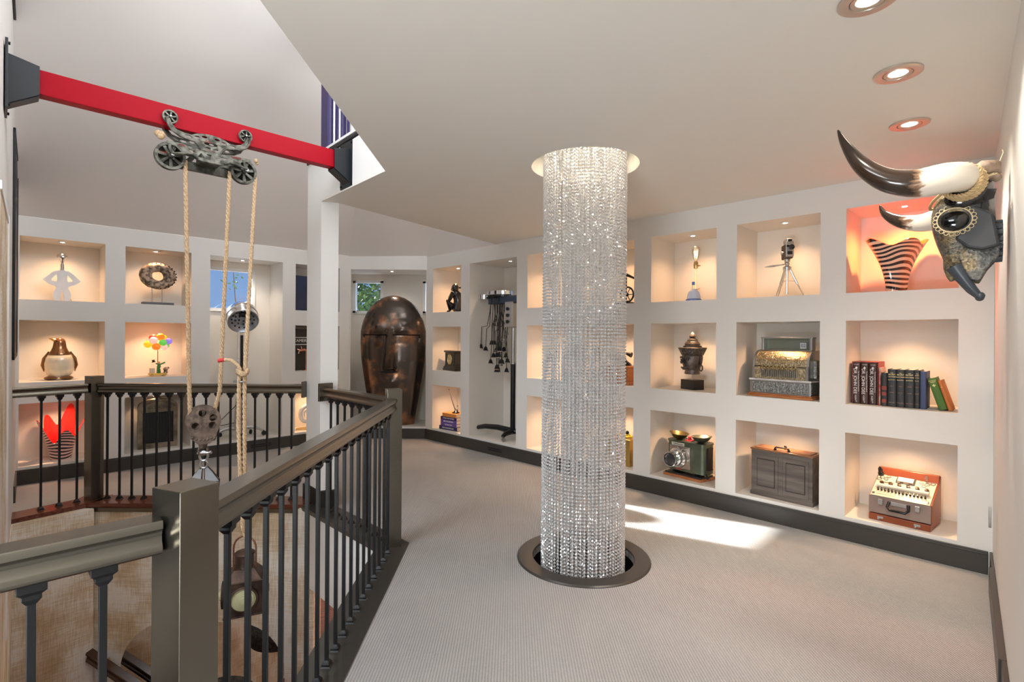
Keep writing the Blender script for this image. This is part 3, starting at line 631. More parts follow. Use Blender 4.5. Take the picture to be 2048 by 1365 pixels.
mb = MB(); [mb.ball((x, -.035, -.075-.02*math.cos(x*25)), .01, 8) for x in (-.06, -.04, -.02, 0, .02, .04, .06)]; mb.build('rivets', M_rust, t, True)
mb = MB(); mb.tube([(0, 0, -.11), (0, 0, -.15)], [.03, .02], 10); mb.torus((0, 0, 0), .024, .008, T(0, 0, -.165, 0, PI/2), 18, 8, 1, 1.2); mb.build('swivel', M_rust, t, True)
t = thing('shackle_hook', 'galvanised shackle and twin black grapple blades hanging below the pulley block', 'hook', T(BK.x+.005, BK.y, .70, R(20)))
mb = MB(); mb.torus((0, 0, 0), .022, .0075, T(0, 0, -.0, 0, PI/2), 18, 8, 1, 1.3); mb.torus((0, 0, 0), .02, .007, T(0, 0, -.05) @ WZ, 18, 8, 1, 1.2); mb.cyl((-.035, 0, .02), (.035, 0, .02), .008, n=8); mb.ball((.035, 0, .02), .012, 8); mb.build('shackle', M_steel, t, True)
mb = MB()
for sg in (-1, 1):
    mb.loft([[(sg*x0, -th, z), (sg*x1, -th, z), (sg*x1, th, z), (sg*x0, th, z)] for x0, x1, th, z in ((.0, .02, .012, -.07), (.004, .045, .014, -.10), (.006, .085, .02, -.16), (.004, .08, .02, -.22), (.0, .03, .012, -.30))], T(0, sg*.02, 0))
mb.build('blades', M_blackm, t, bevel=.002)

t = thing('railway_lantern', 'old brown railway signal lantern with ribbed amber lens hanging in the stair well', 'lantern', T(-1.607, 3.15, -.20, R(24)))
M_lant = mat('brown_lantern_tin', (.03, .016, .011), .4, .55, col2=(.085, .048, .032), scale=10, bump=.25, bscale=30)
mb = MB(); mb.loft([[(-a, -b, z), (a, -b, z), (a, b, z), (-a, b, z)] for a, b, z in ((.10, .10, 0), (.10, .10, .195), (.085, .085, .215), (.055, .055, .255))]); mb.box(-.107, .107, -.107, .107, -.006, .004); mb.box(-.104, .104, -.104, .104, .19, .198); mb.build('body', M_lant, t, bevel=.003)
mb = MB(); mb.lathe([(.052, .25), (.056, .255), (.054, .262), (.054, .325), (.058, .33), (.056, .337), (.048, .343), (.03, .348), (0, .35)], n=28); mb.build('chimney', M_lant, t, 35)
mb = MB(); mb.tube([(-.066, 0, .24), (-.066, 0, .36)]+[(-.066*math.cos(a), 0, .36+.075*math.sin(a)) for a in [PI*i/12 for i in range(1, 12)]]+[(.066, 0, .36), (.066, 0, .24)], .0055, 8, T(0, 0, 0, R(-20))); mb.build('bail_handle', mat('copper_wire', (.25, .11, .06), .4, .8), t, True)
M_lens = mat('ribbed_amber_lens', (.55, .52, .30), .12, 0, trans=.3, coat=.6)
for i, M in enumerate((T(0, -.10, .1), T(.10, 0, .1, PI/2), T(-.10, 0, .1, -PI/2), T(0, .10, .1, PI))):
    mb = MB(); mb.lathe([(.074, 0), (.078, .012), (.078, .02), (.066, .022), (.066, 0)], M @ WZ, 36); o = mb.build('lens_hood', M_lant, t, 35)
    mb = MB(); mb.lathe([(.068, .004), (.066, .012), (.058, .013), (.056, .018), (.046, .019), (.044, .024), (.034, .025), (.032, .030), (.022, .031), (.02, .036), (0, .037)], M @ WZ, 36); mb.build('lens', M_lens if i % 2 == 0 else mat('dark_lens', (.02, .02, .02), .08, coat=.5), o, 20)
mb = MB(); mb.box(.112, .118, -.02, .02, .08, .24); mb.build('latch', M_lant, t)

# things seen low in the stair well
t = thing('wall_handrail', 'dark brown stair handrail descending along the wallpaper at the bottom left', 'handrail', T(-3.52, 4.36, -1.20))
mb = MB(); mb.loft([[(x, p, z+q) for p, q in PROF] for x, z in ((0, 0), (1.7, -1.15))]); mb.build('rail', mat('dark_brown_varnish', (.06, .03, .018), .25), t, 35)
mb = MB(); mb.tube([(.1, .09, -.12), (.1, .02, -.13), (.1, 0, -.11)], .01, 8); mb.build('bracket', M_brass, t, True)
t = thing('arched_mirror', 'large arched frameless mirror on the wallpapered stair wall', 'mirror', T(-2.62, 4.452, -1.0))
mb = MB(); hw = .70; pl = [(-hw, -1.9), (hw, -1.9)]+[(hw-.42+.42*math.cos(a), -.42+.42*math.sin(a)) for a in [PI/2*i/10 for i in range(11)]]+[(-hw+.42-.42*math.sin(a), -.42+.42*math.cos(a)) for a in [PI/2*i/10 for i in range(11)]]
mb.prism(pl, 0, .012, UP); mb.build('glass', mat('mirror_glass', (.9, .9, .9), .015, 1), t)
t = thing('hanging_black_lamp', 'black shaggy round hanging ornament low in the stair well behind the nearest post', 'ornament', T(-2.2, 3.9, -1.35))
M_shag = mat('black_shaggy_fur', (.012, .011, .011), .8, col2=(.06, .055, .05), scale=50, bump=1, bscale=70)
mb = MB(); mb.torus((0, 0, 0), .20, .10, n=36, m=14); o = mb.build('shade', M_shag, t, True)
mb = MB(); mb.cyl((0, 0, -.1), (0, 0, .25), .008, n=8); mb.cyl((-.2, 0, 0), (.2, 0, 0), .005, n=6); mb.build('stem', M_chrome, t, True)

# ------------------------------------------------------------------ crystal bead column
t = thing('crystal_bead_chandelier', 'tall cylinder of hanging crystal bead strings running from ceiling recess into the floor ring', 'chandelier', T(CHc[0], CHc[1], 0))
mb = MB(); mb.lathe([(.352, ZC+.0), (.352, ZC+.34), (.0, ZC+.34)], n=56, caps=False)
struct(mb.build('trim_19', M_ceil)).location = (CHc[0], CHc[1], 0)
mb = MB(); mb.lathe([(0, ZC+.31), (.30, ZC+.31), (.30, ZC+.335), (0, ZC+.335)], n=48); mb.build('canopy', M_chrome, t, True)
BP = .0215
def string_mesh(z0, z1, r=.0088):
    mb = MB(); n = int((z1-z0)/BP)
    for i in range(n):
        z = z0+BP*(i+.5); j = random.uniform(0, PI)
        ring = [(r*math.cos(j+2*PI*k/6), r*math.sin(j+2*PI*k/6), z) for k in range(6)]
        v = ring+[(0, 0, z+.0098), (0, 0, z-.0098)]
        mb.add(v, [(k, (k+1) % 6, 6) for k in range(6)]+[((k+1) % 6, k, 7) for k in range(6)])
    return mb
ZS0, ZS1 = -.62, ZC+.31
protos = []
pos = []
for Rr, n in ((.268, 68), (.205, 34), (.14, 22), (.075, 10)):
    for i in range(n):
        a = 2*PI*i/n + (.02 if Rr < .25 else 0)
        pos.append((Rr*math.cos(a), Rr*math.sin(a), Rr))
cx, cy = CHc
pos.sort(key=lambda p: -((p[2] > .26)*10 + -(p[1])))     # the outer ring first, then the nearer strings
for i, (x, y, rr) in enumerate(pos[:100]):
    if i < 4: o = string_mesh(ZS0, ZS1).build('bead_string', M_crystal, t); protos.append(o)
    else: o = protos[i % 4].copy(); COL.objects.link(o); o.parent = t
    o.location = (x, y, 0); o.rotation_euler = (0, 0, i*1.7)
mb = MB(); base = string_mesh(ZS0, ZS1)
for i, (x, y, rr) in enumerate(pos[100:]): mb.add(base.v, base.f, T(x, y, 0, i*1.3))
mb.build('bead_string', M_crystal, t, kind='stuff')
for i in range(6):
    a = 2*PI*i/6+.26; x, y = .17*math.cos(a), .17*math.sin(a)
    mb = MB(); mb.lathe([(0, ZC+.295), (.022, ZC+.297), (.024, ZC+.31)], T(x, y, 0), 16); mb.build('halogen_lamp', M_bulb, t)
    spot('chandelier_beam', (cx+x, cy+y, ZC+.28), (0, 0, -1), 20, 100, (1, .83, .62), .03, .8)

# ------------------------------------------------------------------ left wall niches
def on(w, s, d, row, rot=0): return wf(w, s, d, ROWS[row][0], rot)      # row 0 bottom, 2 top
M_figwhite = mat('white_enamel', (.86, .87, .9), .3)
t = thing('figure_lamp', 'flat white cutout figure lamp with a silver-capped bulb for a head', 'lamp', on('L', .515, .21, 2))
def mir(pts): return pts+[(-x, z) for x, z in reversed(pts)]
body = [(0, .335), (.018, .332), (.022, .318), (.05, .316), (.075, .30), (.145, .225), (.148, .215), (.10, .175), (.055, .155), (.045, .14), (.062, .11), (.072, .07), (.066, .035), (.05, 0), (.02, 0), (.012, .06), (.002, .115)]
body = mir(body)
mb = MB(); hol = [[(sx*x, z) for x, z in ((.043, .275), (.085, .225), (.08, .212), (.045, .205), (.038, .235))] for sx in (1, -1)]
mb.prism(body, -.006, .006, UP, hol); mb.build('body', M_figwhite, t, bevel=.002)
mb = MB(); mb.cyl((0, 0, .33), (0, 0, .385), .016, n=16); mb.cyl((0, 0, .385), (0, 0, .40), .012, n=12); mb.ball((-.004, -.008, .125), .005, 8); mb.build('socket', M_chrome, t, True)
mb = MB(); mb.lathe([(.012, .40), (.02, .425), (.043, .445), (.046, .455), (.04, .475), (.02, .492), (0, .495)], n=24); mb.build('bulb', M_chrome, t, True)
mb = MB(); mb.tube([(.03, .01, .07), (.07, .03, .03), (.085, .05, .003)], .0025, 6); mb.build('cord', M_brass, t)

t = thing('stone_ring', 'carved weathered stone ring mounted on two rods and a grey plinth', 'sculpture', on('L', 1.345, .22, 2))
M_stone = mat('carved_stone', (.10, .07, .05), .8, col2=(.52, .40, .30), scale=26, bump=.8, bscale=34, contrast=.09, detail=6)
mb = MB(); mb.box(-.15, .15, -.05, .05, 0, .035); mb.build('plinth', mat('grey_plinth', (.13, .13, .14), .5), t, bevel=.002)
for x in (-.055, .04): mb = MB(); mb.cyl((x, 0, .035), (x, 0, .20), .006, n=10); mb.build('rod', M_steel, t, True)
mb = MB(); mb.torus((0, 0, 0), .125, .062, T(0, 0, .335, R(12)) @ WZ @ Matrix.Scale(.8, 4, (0, 1, 0)) , 48, 14)
o = mb.build('ring', M_stone, t, True)
for v in o.data.vertices: v.co += v.normal*(.007*noise.noise(v.co*26))
mb = MB()
for i in range(26): a = 2*PI*i/26; mb.ball((.176*math.cos(a), -.035, .335+.142*math.sin(a)), .0075, 6)
mb.build('notches', mat('dark_notch', (.03, .022, .018), .9), o)

t = thing('penguin_figure', 'glossy ceramic penguin with cream belly and copper brown head', 'figurine', on('L', .50, .23, 1, R(-10)))
M_cream = mat('cream_glaze', (.80, .72, .55), .12, coat=.6); M_copper = mat('copper_brown_lustre', (.26, .12, .045), .16, .75, coat=.5)
mb = MB(); mb.lathe([(0, .02), (.07, .025), (.10, .06), (.118, .12), (.12, .17), (.108, .225), (.085, .265), (.06, .285)], n=32, sy=.85); mb.build('belly', M_cream, t, True)
mb = MB(); mb.lathe([(.09, .255), (.088, .27), (.07, .30), (.056, .335), (.05, .37), (.047, .395), (.034, .42), (.012, .434), (0, .436)], T(0, 0, 0), 32, sy=.88); mb.build('head', M_copper, t, True)
mb = MB(); mb.tube([(-.035, -.0, .405), (-.062, -.01, .418), (-.085, -.015, .424)], [.02, .012, .002], 10); mb.build('beak', mat('gold_lustre', (.8, .5, .15), .2, 1), t, True)
mb = MB(); mb.ball((-.02, -.041, .400), .007, 8); mb.ball((-.005, .04, .4), .007, 8); mb.build('eye', M_blackm, t, True)
for sg in (-1, 1): mb = MB(); mb.tube([(sg*.085, .01, .29), (sg*.122, .01, .22), (sg*.133, .012, .15), (sg*.120, .015, .085)], [.006, .014, .015, .004], 10); mb.build('wing', M_copper, t, True)
for sg in (-1, 1): mb = MB(); mb.ball((sg*.062, -.045, .022), .056, 16, None, .062, .022); mb.build('foot', M_copper, t, True)

t = thing('balloon_lamp', 'lamp of coloured glass balloons over a small painted juggling clown cart', 'lamp', on('L', 1.345, .2, 1))
def balm(n, c): return mat('balloon_'+n, c, .25, emit=c, estr=.35, coat=.3)
for nm, c, x, y, z, r in (('orange', (1, .22, .02), .02, -.03, .445, .043), ('red', (.9, .05, .03), -.045, -.0, .435, .042), ('pink', (.95, .55, .48), -.05, -.05, .405, .042), ('green', (.12, .55, .08), .035, -.06, .38, .040),
                          ('violet', (.28, .2, .75), .10, -.02, .395, .038), ('yellow', (1, .55, .02), -.095, -.01, .36, .042), ('orange', (1, .25, .03), -.025, -.055, .335, .043), ('pink', (.95, .5, .42), .055, .0, .33, .042), ('yellow', (.9, .6, .1), .06, .03, .43, .038), ('green', (.1, .5, .1), .09, .03, .345, .03), ('white', (1, .85, .55), .0, .02, .385, .04)):
    mb = MB(); mb.ball((x, y, z), r, 16, None, r, r*.95); mb.build('balloon', balm(nm, c), t, True)
mb = MB(); mb.cyl((0, 0, .06), (0, 0, .34), .004, n=8); mb.build('pole', M_walnut, t)
mb = MB(); mb.box(-.085, .085, -.045, .045, .012, .032); mb.build('cart', mat('yellow_enamel', (.75, .55, .06), .35), t, bevel=.004)
for x in (-.06, .06): mb = MB(); mb.cyl((x, -.05, .014), (x, .05, .014), .014, n=14); mb.build('wheel', M_brass, t, True)
mb = MB(); mb.box(-.075, -.03, -.02, .03, .032, .09); mb.build('box', mat('cream_paint', (.7, .62, .5), .5), t, bevel=.002)
mb = MB(); mb.tube([(0, -.01, .032), (.0, -.01, .07), (.01, -.01, .11), (.012, -.01, .14)], [.012, .012, .02, .01], 10); mb.tube([(.01, -.01, .125), (.04, -.02, .14), (.065, -.03, .155)], .008, 8); mb.tube([(.01, -.01, .125), (-.02, -.02, .145)], .008, 8); mb.tube([(.02, -.01, .032), (.016, -.01, .08)], .009, 8); mb.build('clown_figure', mat('green_clothes', (.06, .25, .06), .5), t, True)
mb = MB(); mb.ball((.008, -.012, .152), .014, 10); mb.build('clown_head', mat('skin_paint', (.65, .35, .22), .5), t, True)
mb = MB(); mb.lathe([(0, .19), (.014, .19), (.014, .168), (.024, .166), (.024, .163), (0, .163)], T(0, -.012, 0, 0, 0, -.25), 12); mb.build('hat', M_blackm, t)
mb = MB(); mb.ball((.075, -.01, .075), .024, 10); mb.ball((.10, -.015, .09), .012, 8); mb.tube([(.06, -.01, .032), (.07, -.01, .07)], .009, 8); mb.tube([(.088, -.01, .032), (.08, -.01, .07)], .009, 8); mb.build('toy_dog', mat('spotted_toy', (.05, .04, .03), .5, col2=(.5, .4, .3), scale=40), t, True)
pl = bpy.data.lights.new('balloon_glow', 'POINT'); pl.energy = .35; pl.color = (1, .5, .25); pl.shadow_soft_size = .04; po = bpy.data.objects.new('balloon_glow', pl); COL.objects.link(po); po.location = on('L', 1.345, .2, 1) @ Vector((0, .03, .27))

def wavy_vase(name, lab, cat, M, H, r0, r1, nl, amp, drop, m_out, m_in, seed=0, pinch=0, squash=.8, tilt=0):
    """blown glass vase with a folded, lobed lip: outer and inner skins of one thickness"""
    t = thing(name, lab, cat, M); n = 96; k = 22
    def pt(i, j, off):
        u = i/k; a = 2*PI*j/n; lob = math.cos(nl*a+seed); lo2 = math.cos((nl-2)*a+seed*2.1)
        r = r0+(r1-r0)*u**1.25 + amp*u*u*lob*.6 + amp*.4*u*lo2 - pinch*math.sin(PI*u)*.5
        z = H*u - drop*u**2*(.5-.5*lob)*(1 if u > .2 else u*5) + drop*.25*u*lo2
        z *= 1+tilt*u*math.sin(a)
        r = max(.01, r-off); return (r*math.cos(a), r*math.sin(a)*squash, max(z, .0)+off*.5)
    mb = MB(); mb.loft([[pt(i, j, 0) for j in range(n)] for i in range(k+1)], caps=False); mb.loft([[pt(0, j, 0) for j in range(n)], [(0, 0, 0)]*n], caps=False); mb.build('outer_glass', m_out, t, True)
    mb = MB(); mb.loft([[pt(i, j, .006) for j in range(n)] for i in range(k+1)], caps=False); mb.loft([[pt(k, j, 0) for j in range(n)], [pt(k, j, .006) for j in range(n)]], caps=False); mb.build('inner_glass', m_in, t, True)
    return t
M_zred = stripes('red_zebra_glass', (.03, .008, .012), (.80, .55, .52), 11, 9)
M_redin = mat('red_glass', (.72, .02, .015), .12, coat=.6)
wavy_vase('wavy_glass_bowl', 'red handkerchief bowl with black and white zebra stripes outside', 'bowl', on('L', .515, .21, 0, 0), .42, .085, .165, 5, .04, .17, M_zred, M_redin, 1.1, squash=.85, tilt=.24)

t = thing('car_radiator', 'antique car radiator shell with black core and lettered nickel top', 'radiator', on('L', 1.345, .18, 0, R(-4)))
M_oldnickel = mat('aged_nickel', (.16, .13, .09), .35, .85, col2=(.36, .30, .22), scale=9)
def arch(w, h, r, top, n=14):
    pts = [(-w, 0), (w, 0), (w, h)]+[(w*math.cos(PI*i/n)*1.0, h+top*math.sin(PI*i/n)**.8) for i in range(1, n)]+[(-w, h)]; return pts
mb = MB(); mb.prism(arch(.187, .46, 0, .095), -.05, .04, UP, [[(-.145, .055), (.145, .055), (.145, .405), (-.145, .405)]]); mb.build('shell', M_oldnickel, t, bevel=.012)
mb = MB(); mb.box(-.15, .15, -.02, .03, .05, .41); mb.build('core', M_blackm, t)
mb = MB()
for i in range(36): x = -.142+i*.284/35; mb.box(x-.0012, x+.0012, -.026, -.02, .055, .405)
mb.build('fins', mat('core_fin', (.05, .05, .06), .4, .5), t)
mb = MB(); mb.lathe([(.028, .55), (.028, .565), (.018, .57), (.018, .582), (.012, .59), (0, .59)], n=20); mb.box(-.05, .05, -.008, .008, .572, .58); mb.build('cap', M_oldnickel, t, True)
text('lettering', 'KOHLER', .042, mat('letter_brown', (.09, .06, .04), .5), t, T(0, -.052, .455) @ UP, sx=1.25); text('lettering', 'MOTOR', .018, MATS['letter_brown'], t, T(0, -.052, .425) @ UP)
mb = MB(); mb.tube([(-.15+.3*i/16, -.052, .475+.055*math.sin(PI*i/16)) for i in range(17)], .003, 6); mb.tube([(-.15+.3*i/16, -.052, .485+.062*math.sin(PI*i/16)) for i in range(17)], .002, 6); mb.build('embossed_arc', MATS['letter_brown'], t)

# salon hair dryer in the window niche
t = thing('salon_hair_dryer', 'chrome salon hood hair dryer on a wheeled stand before the left window', 'hair dryer', wf('L', 2.20, .20, .168, R(-8)))
mb = MB(); mb.lathe([(.062, .10), (.06, .13), (.045, .33), (.035, .48), (.022, .485), (.02, .10)], n=24); mb.build('column_cover', M_chrome, t, 35)
mb = MB(); mb.cyl((0, 0, .1), (0, 0, 1.32), .021, n=16); mb.build('pole', M_chrome, t, True)
mb = MB(); mb.box(.018, .05, -.012, .012, .62, 1.28); mb.ball((.02, -.02, .68), .03, 12); mb.build('slide_rail', M_iron, t, bevel=.003)
for i in range(5):
    a = R(200+72*i); x, y = math.cos(a), math.sin(a)*.55
    mb = MB(); mb.tube([(.05*x, .05*y, .115), (.15*x, .15*y, .12), (.24*x, .24*y, .09), (.29*x, .29*y, .062)], [.028, .022, .016, .012], 10); o = mb.build('leg', M_steel, t, True)
    mb = MB(); mb.lathe([(0, -.011), (.025, -.011), (.03, -.006), (.03, .006), (.025, .011), (0, .011)], T(.30*x, .30*y, .03, a) @ WZ, 14); mb.box(-.006, .006, -.014, .014, .03, .07, T(.295*x, .295*y, 0)); mb.build('caster', M_iron, o)
HM = T(.03, -.03, 1.52, 0, R(-52))
mb = MB(); mb.lathe([(.165, -.115), (.178, -.10), (.18, .02), (.172, .075), (.14, .125), (.09, .155), (.03, .168), (0, .17)], HM, 40, caps=False); mb.build('hood', M_chrome, t, 35)
mb = MB(); mb.torus((0, 0, -.02), .181, .004, HM, 40, 6); mb.torus((0, 0, -.11), .172, .007, HM, 40, 6); mb.build('hood_band', M_steel, t, True)
M_dkhood = mat('hood_inner_metal', (.34, .38, .45), .3, .8)
mb = MB(); mb.lathe([(.168, -.112), (.15, -.085), (.08, -.05), (0, -.04)], HM, 40, caps=False); o = mb.build('hood_inside', M_dkhood, t, 35)
mb = MB()
for rr, n, z in ((.125, 14, -.078), (.085, 9, -.06), (.045, 5, -.052)):
    for i in range(n): a = 2*PI*i/n; MB().ball((rr*math.cos(a), rr*math.sin(a), z), .011, 6, HM, .014, .008).build('air_hole', M_blackm, o, True)
mb = MB(); mb.ball((.0, -.07, -.07), .05, 12, HM, .035, .02); mb.build('inner_cap', M_blackm, o, True)
mb = MB(); mb.tube([(.02, -.02, .62), (.06, -.07, .55), (-.05, -.09, .40), (-.20, -.10, .25), (-.24, -.10, .19), (-.20, -.06, .17), (-.05, -.04, .19)], .0045, 6); mb.build('power_cord', M_iron, t, True)

t = thing('blue_cabinet', 'dark blue tall cabinet partly hidden behind the white pillar, in the top niche', 'cabinet', on('L', 3.12, .2, 2))
mb = MB(); mb.box(-.27, .27, -.1, .1, 0, .47); mb.build('body', mat('navy_lacquer', (.015, .03, .075), .25), t, bevel=.004)
for x in (-.135, .135): mb = MB(); mb.box(x-.12, x+.12, -.108, -.1, .02, .45); o = mb.build('door', MATS['navy_lacquer'], t, bevel=.003); mb = MB(); mb.cyl((x*.2, -.108, .22), (x*.2, -.125, .22), .008, n=10); mb.build('knob', M_brass, o)
t = thing('lettered_box', 'dark box with white lettering between two white lines, left of the white pillar', 'box', on('L', 3.12, .27, 1))
mb = MB(); mb.prism([(-.26, 0), (.26, 0), (.26, .53), (.2, .56), (-.2, .56), (-.26, .53)], -.1, .1, UP); mb.build('case', mat('brown_black_tin', (.03, .025, .02), .4), t, bevel=.004)
text('lettering', "CAMERON'S", .055, M_white, t, T(-.10, -.102, .40) @ UP); 
mb = MB(); mb.box(-.255, .255, -.103, -.1, .44, .448); mb.box(-.255, .255, -.103, -.1, .345, .353); mb.build('line', M_white, t)
t = thing('copper_bird', 'small copper winged ornament hung before the dark lettered box', 'ornament', on('L', 3.0, .07, 1))
mb = MB(); mb.tube([(-.12, 0, .29), (-.08, -.01, .27), (-.03, 0, .28), (.03, 0, .26), (.12, 0, .25)], [.006, .016, .02, .018, .01], 8); mb.tube([(-.09, 0, .27), (-.10, 0, .23)], .006, 6); mb.tube([(-.05, 0, .28), (-.07, 0, .33)], [.01, .002], 6)
mb.tube([(0, .0, 0), (0, .0, .26)], .006, 8); mb.lathe([(0, 0), (.05, 0), (.05, .01), (0, .012)], n=20); mb.build('bird', mat('pink_copper', (.7, .35, .25), .25, 1), t, True)
t = thing('shell_ornament', 'white curled shell ornament on a disc, bottom niche by the pillar', 'ornament', on('L', 3.06, .2, 0))
mb = MB(); mb.lathe([(0, 0), (.13, 0), (.13, .015), (.03, .03), (0, .03)], n=28, sy=.8); mb.build('stand', M_brass, t, True)
mb = MB(); mb.tube([(.10*(1-i/30)*math.cos(i*.42)+.0, 0, .19+.14*(1-i/30)*math.sin(i*.42)) for i in range(26)], [.035-.0011*i for i in range(26)], 10); mb.build('shell', M_figwhite, t, True)

# ------------------------------------------------------------------ giant bronze mask in the window niche
t = thing('bronze_mask', 'giant polished bronze head with closed slit eyes and a long nose', 'sculpture', T(-1.735, 7.62, .168))
MH = 1.875
def mask_half(z):
    u = z/MH
    pts = [(0, .315), (.08, .335), (.2, .375), (.35, .42), (.5, .462), (.62, .476), (.72, .474), (.8, .44), (.86, .392), (.91, .33), (.95, .255), (.98, .165), (.995, .08), (1.0, .02)]
    for (a, ra), (b, rb) in zip(pts, pts[1:]):
        if u <= b: return ra+(rb-ra)*(u-a)/(b-a)
    return .02
def mask_pt(z, a):
    w = mask_half(z); x = w*math.sin(a); dep = w*.50
    y = -dep*math.cos(a)
    if math.cos(a) > 0:
        fx = x
        def g(c, s): return math.exp(-((fx-c)/s)**2)
        nz = (z-1.42)/.62          # nose zone: 0 bridge -> 0.85 bottom at z~.83
        zz = z
        if .76 < zz < 1.40:
            k = (1.40-zz)/.64; wn = .035+.075*k; h = (.035+.12*k)*(1 if zz > .82 else (zz-.76)/.06)
            y -= h*max(0, 1-abs(fx)/wn)**.75
        # brows bulge over straight eyelid slits
        if 1.30 < zz < 1.54:
            b = math.sin(PI*min(1, (zz-1.30)/.24)); y -= .03*b*(g(-.21, .14)+g(.21, .14))
        if zz <= 1.30: y += .024*math.exp(-((1.30-zz)/.10)**2)*(1 if abs(fx) > .07 else .0)*(1 if abs(fx) < .40 else 0)
        if zz < .76: y -= .02*g(0, .12)*math.exp(-((zz-.62)/.09)**2)
    return (x, y, z)
NA = 120; zs = [0]; 
while zs[-1] < MH: zs.append(min(MH, zs[-1]+(.008 if 1.24 < zs[-1] < 1.36 or .72 < zs[-1] < .86 else .022)))
zs = [z for z in zs if z < MH*.9]+[MH*(1-(1-.9)*(1-i/14)**2) for i in range(0, 15)]
mb = MB(); mb.loft([[mask_pt(z, 2*PI*j/NA) for j in range(NA)] for z in zs])
M_bronze = mat('patinated_bronze', (.12, .10, .088), .2, .92, col2=(.42, .21, .12), scale=4.5, contrast=.1, detail=10, bump=.05, bscale=12)
for _n in M_bronze.node_tree.nodes:
    if _n.type == 'VALTORGB': _n.color_ramp.elements[0].position = .52; _n.color_ramp.elements[1].position = .66
nn, ll, bb_ = nodes(M_bronze); bb_.inputs['Roughness'].default_value = .2
mb.build('head', M_bronze, t, 60)
for sg in (-1, 1): 
    mb = MB(); mb.tube([tuple(Vector(mask_pt(1.296, math.asin(sg*x/mask_half(1.296))))+Vector((0, -.004, 0))) for x in (.06, .12, .18, .24, .30, .36, .40)], .008, 6); mb.build('eye_slit', M_blackm, t)
mb = MB(); mb.prism([(-.115, .772), (-.06, .805), (0, .82), (.06, .805), (.115, .772), (.05, .76), (-.05, .76)], .0, .10, T(0, -.21, 0) @ UP); mb.build('nostril', M_blackm, t)

# trees outside the windows
M_leaf = mat('leaf_green', (.035, .10, .02), .6, col2=(.10, .22, .05), scale=6); M_bark = mat('bark', (.12, .08, .05), .9)
def tree(lab, c, r, n, stem_to, ls=.05, ws=1):
    t = thing('tree', lab, 'tree', T(*c)); mb = MB()
    for i in range(n):
        while True:
            p = Vector([random.uniform(-1, 1) for _ in range(3)])
            if p.length < 1 and noise.noise(p*3+Vector(c)) > -.12: break
        p = Vector((p.x*r[0], p.y*r[1], p.z*r[2])); u = Vector([random.gauss(0, 1) for _ in range(3)]).normalized(); v = u.cross(Vector([random.gauss(0, 1) for _ in range(3)])).normalized()
        mb.add([p-u*ls, p+v*ls*.5, p+u*ls, p-v*ls*.5], [(0, 1, 2, 3)])
    mb.build('foliage', M_leaf, t)
    mb = MB(); q = Vector(stem_to)-Vector(c); mb.tube([tuple(q), tuple(q*.4), (0, 0, r[2]*.5)], [.1*ws, .06*ws, .02*ws], 8)
    for i in range(7): a = i*2.4; mb.tube([(0, 0, -r[2]*.3+i*.1*r[2]), (r[0]*.6*math.cos(a), r[1]*.6*math.sin(a), r[2]*(.1+.1*i))], [.03*ws, .008*ws], 6)
    mb.build('trunk', M_bark, t); return t
tree('dense green tree outside the window left of the bronze mask', (-4.1, 12.2, 2.5), (1.6, 1.4, 1.5), 5200, (-4.1, 12.5, -3), .075)
tree('sparse green twigs outside the left window above the hair dryer', (-5.42, 10.0, 3.05), (.28, .3, .75), 170, (-5.0, 10.3, -3), .04, .25)

# ------------------------------------------------------------------ right wall niches
t = thing('monkey_statue', 'shiny black crouching monkey statue in the top niche right of the bronze mask', 'statue', on('C', -5.60, .16, 2))
mb = MB()
mb.tube([(0, 0, .02), (.0, .03, .10), (0, .025, .17), (0, 0, .25), (-.01, -.01, .29)], [.07, .075, .065, .062, .035], 14)
mb.ball((-.02, -.015, .335), .055, 16, None, .05, .055); mb.ball((-.06, -.02, .32), .03, 12)
for sg in (-1, 1):
    mb.tube([(-.0, sg*.06, .07), (-.10, sg*.075, .15), (-.07, sg*.06, .03), (-.12, sg*.06, .012)], [.045, .032, .022, .018], 10)
    mb.tube([(0, sg*.07, .25), (-.055, sg*.085, .17), (-.10, sg*.05, .20), (-.075, sg*.02, .285)], [.03, .025, .02, .018], 10)
    mb.ball((0, sg*.055, .345), .018, 8)
mb.tube([(.05, 0, .04), (.13, .02, .02), (.12, .09, .02), (.02, .11, .02)], [.016, .013, .011, .008], 8)
mb.build('body', mat('black_glaze', (.012, .011, .012), .14, coat=.6), t, True)
mb = MB(); mb.ball((-.018, -.01, .385), .03, 12, None, .03, .013); mb.build('cap', M_brass, t, True)

t = thing('mantel_clock', 'black mantel clock with gold dial in the middle niche right of the mask', 'clock', on('C', -5.66, .17, 1, R(-14)))
M_blk = mat('black_slate', (.02, .022, .022), .3)
mb = MB()
for x0, z0, z1, d in ((.20, 0, .03, .085), (.19, .03, .055, .078), (.17, .055, .075, .07), (.13, .075, .235, .062), (.15, .235, .25, .07), (.175, .25, .275, .08)): mb.box(-x0, x0, -d, d, z0, z1)
mb.build('case', M_blk, t, bevel=.005)
mb = MB(); mb.lathe([(0, .062), (.062, .064), (.07, .075), (.074, .07), (.074, .06)], T(0, 0, .155) @ WZ, 32); mb.build('bezel', M_brass, t, 30)
mb = MB(); mb.lathe([(0, .066), (.058, .066), (.058, .0665), (0, .0675)], T(0, 0, .155) @ WZ, 32); dial = mb.build('dial', mat('aged_dial', (.62, .5, .28), .5), t)
for i in range(12): a = PI/6*i; MD_ = T(.048*math.sin(a), -.0685, .155+.048*math.cos(a), 0) @ Matrix.Rotation(a, 4, 'Y'); mb = MB(); mb.box(-.0018, .0018, -.0005, .0005, -.006, .006, MD_); mb.build('hour_mark', M_blk, dial) if i % 3 == 0 else None
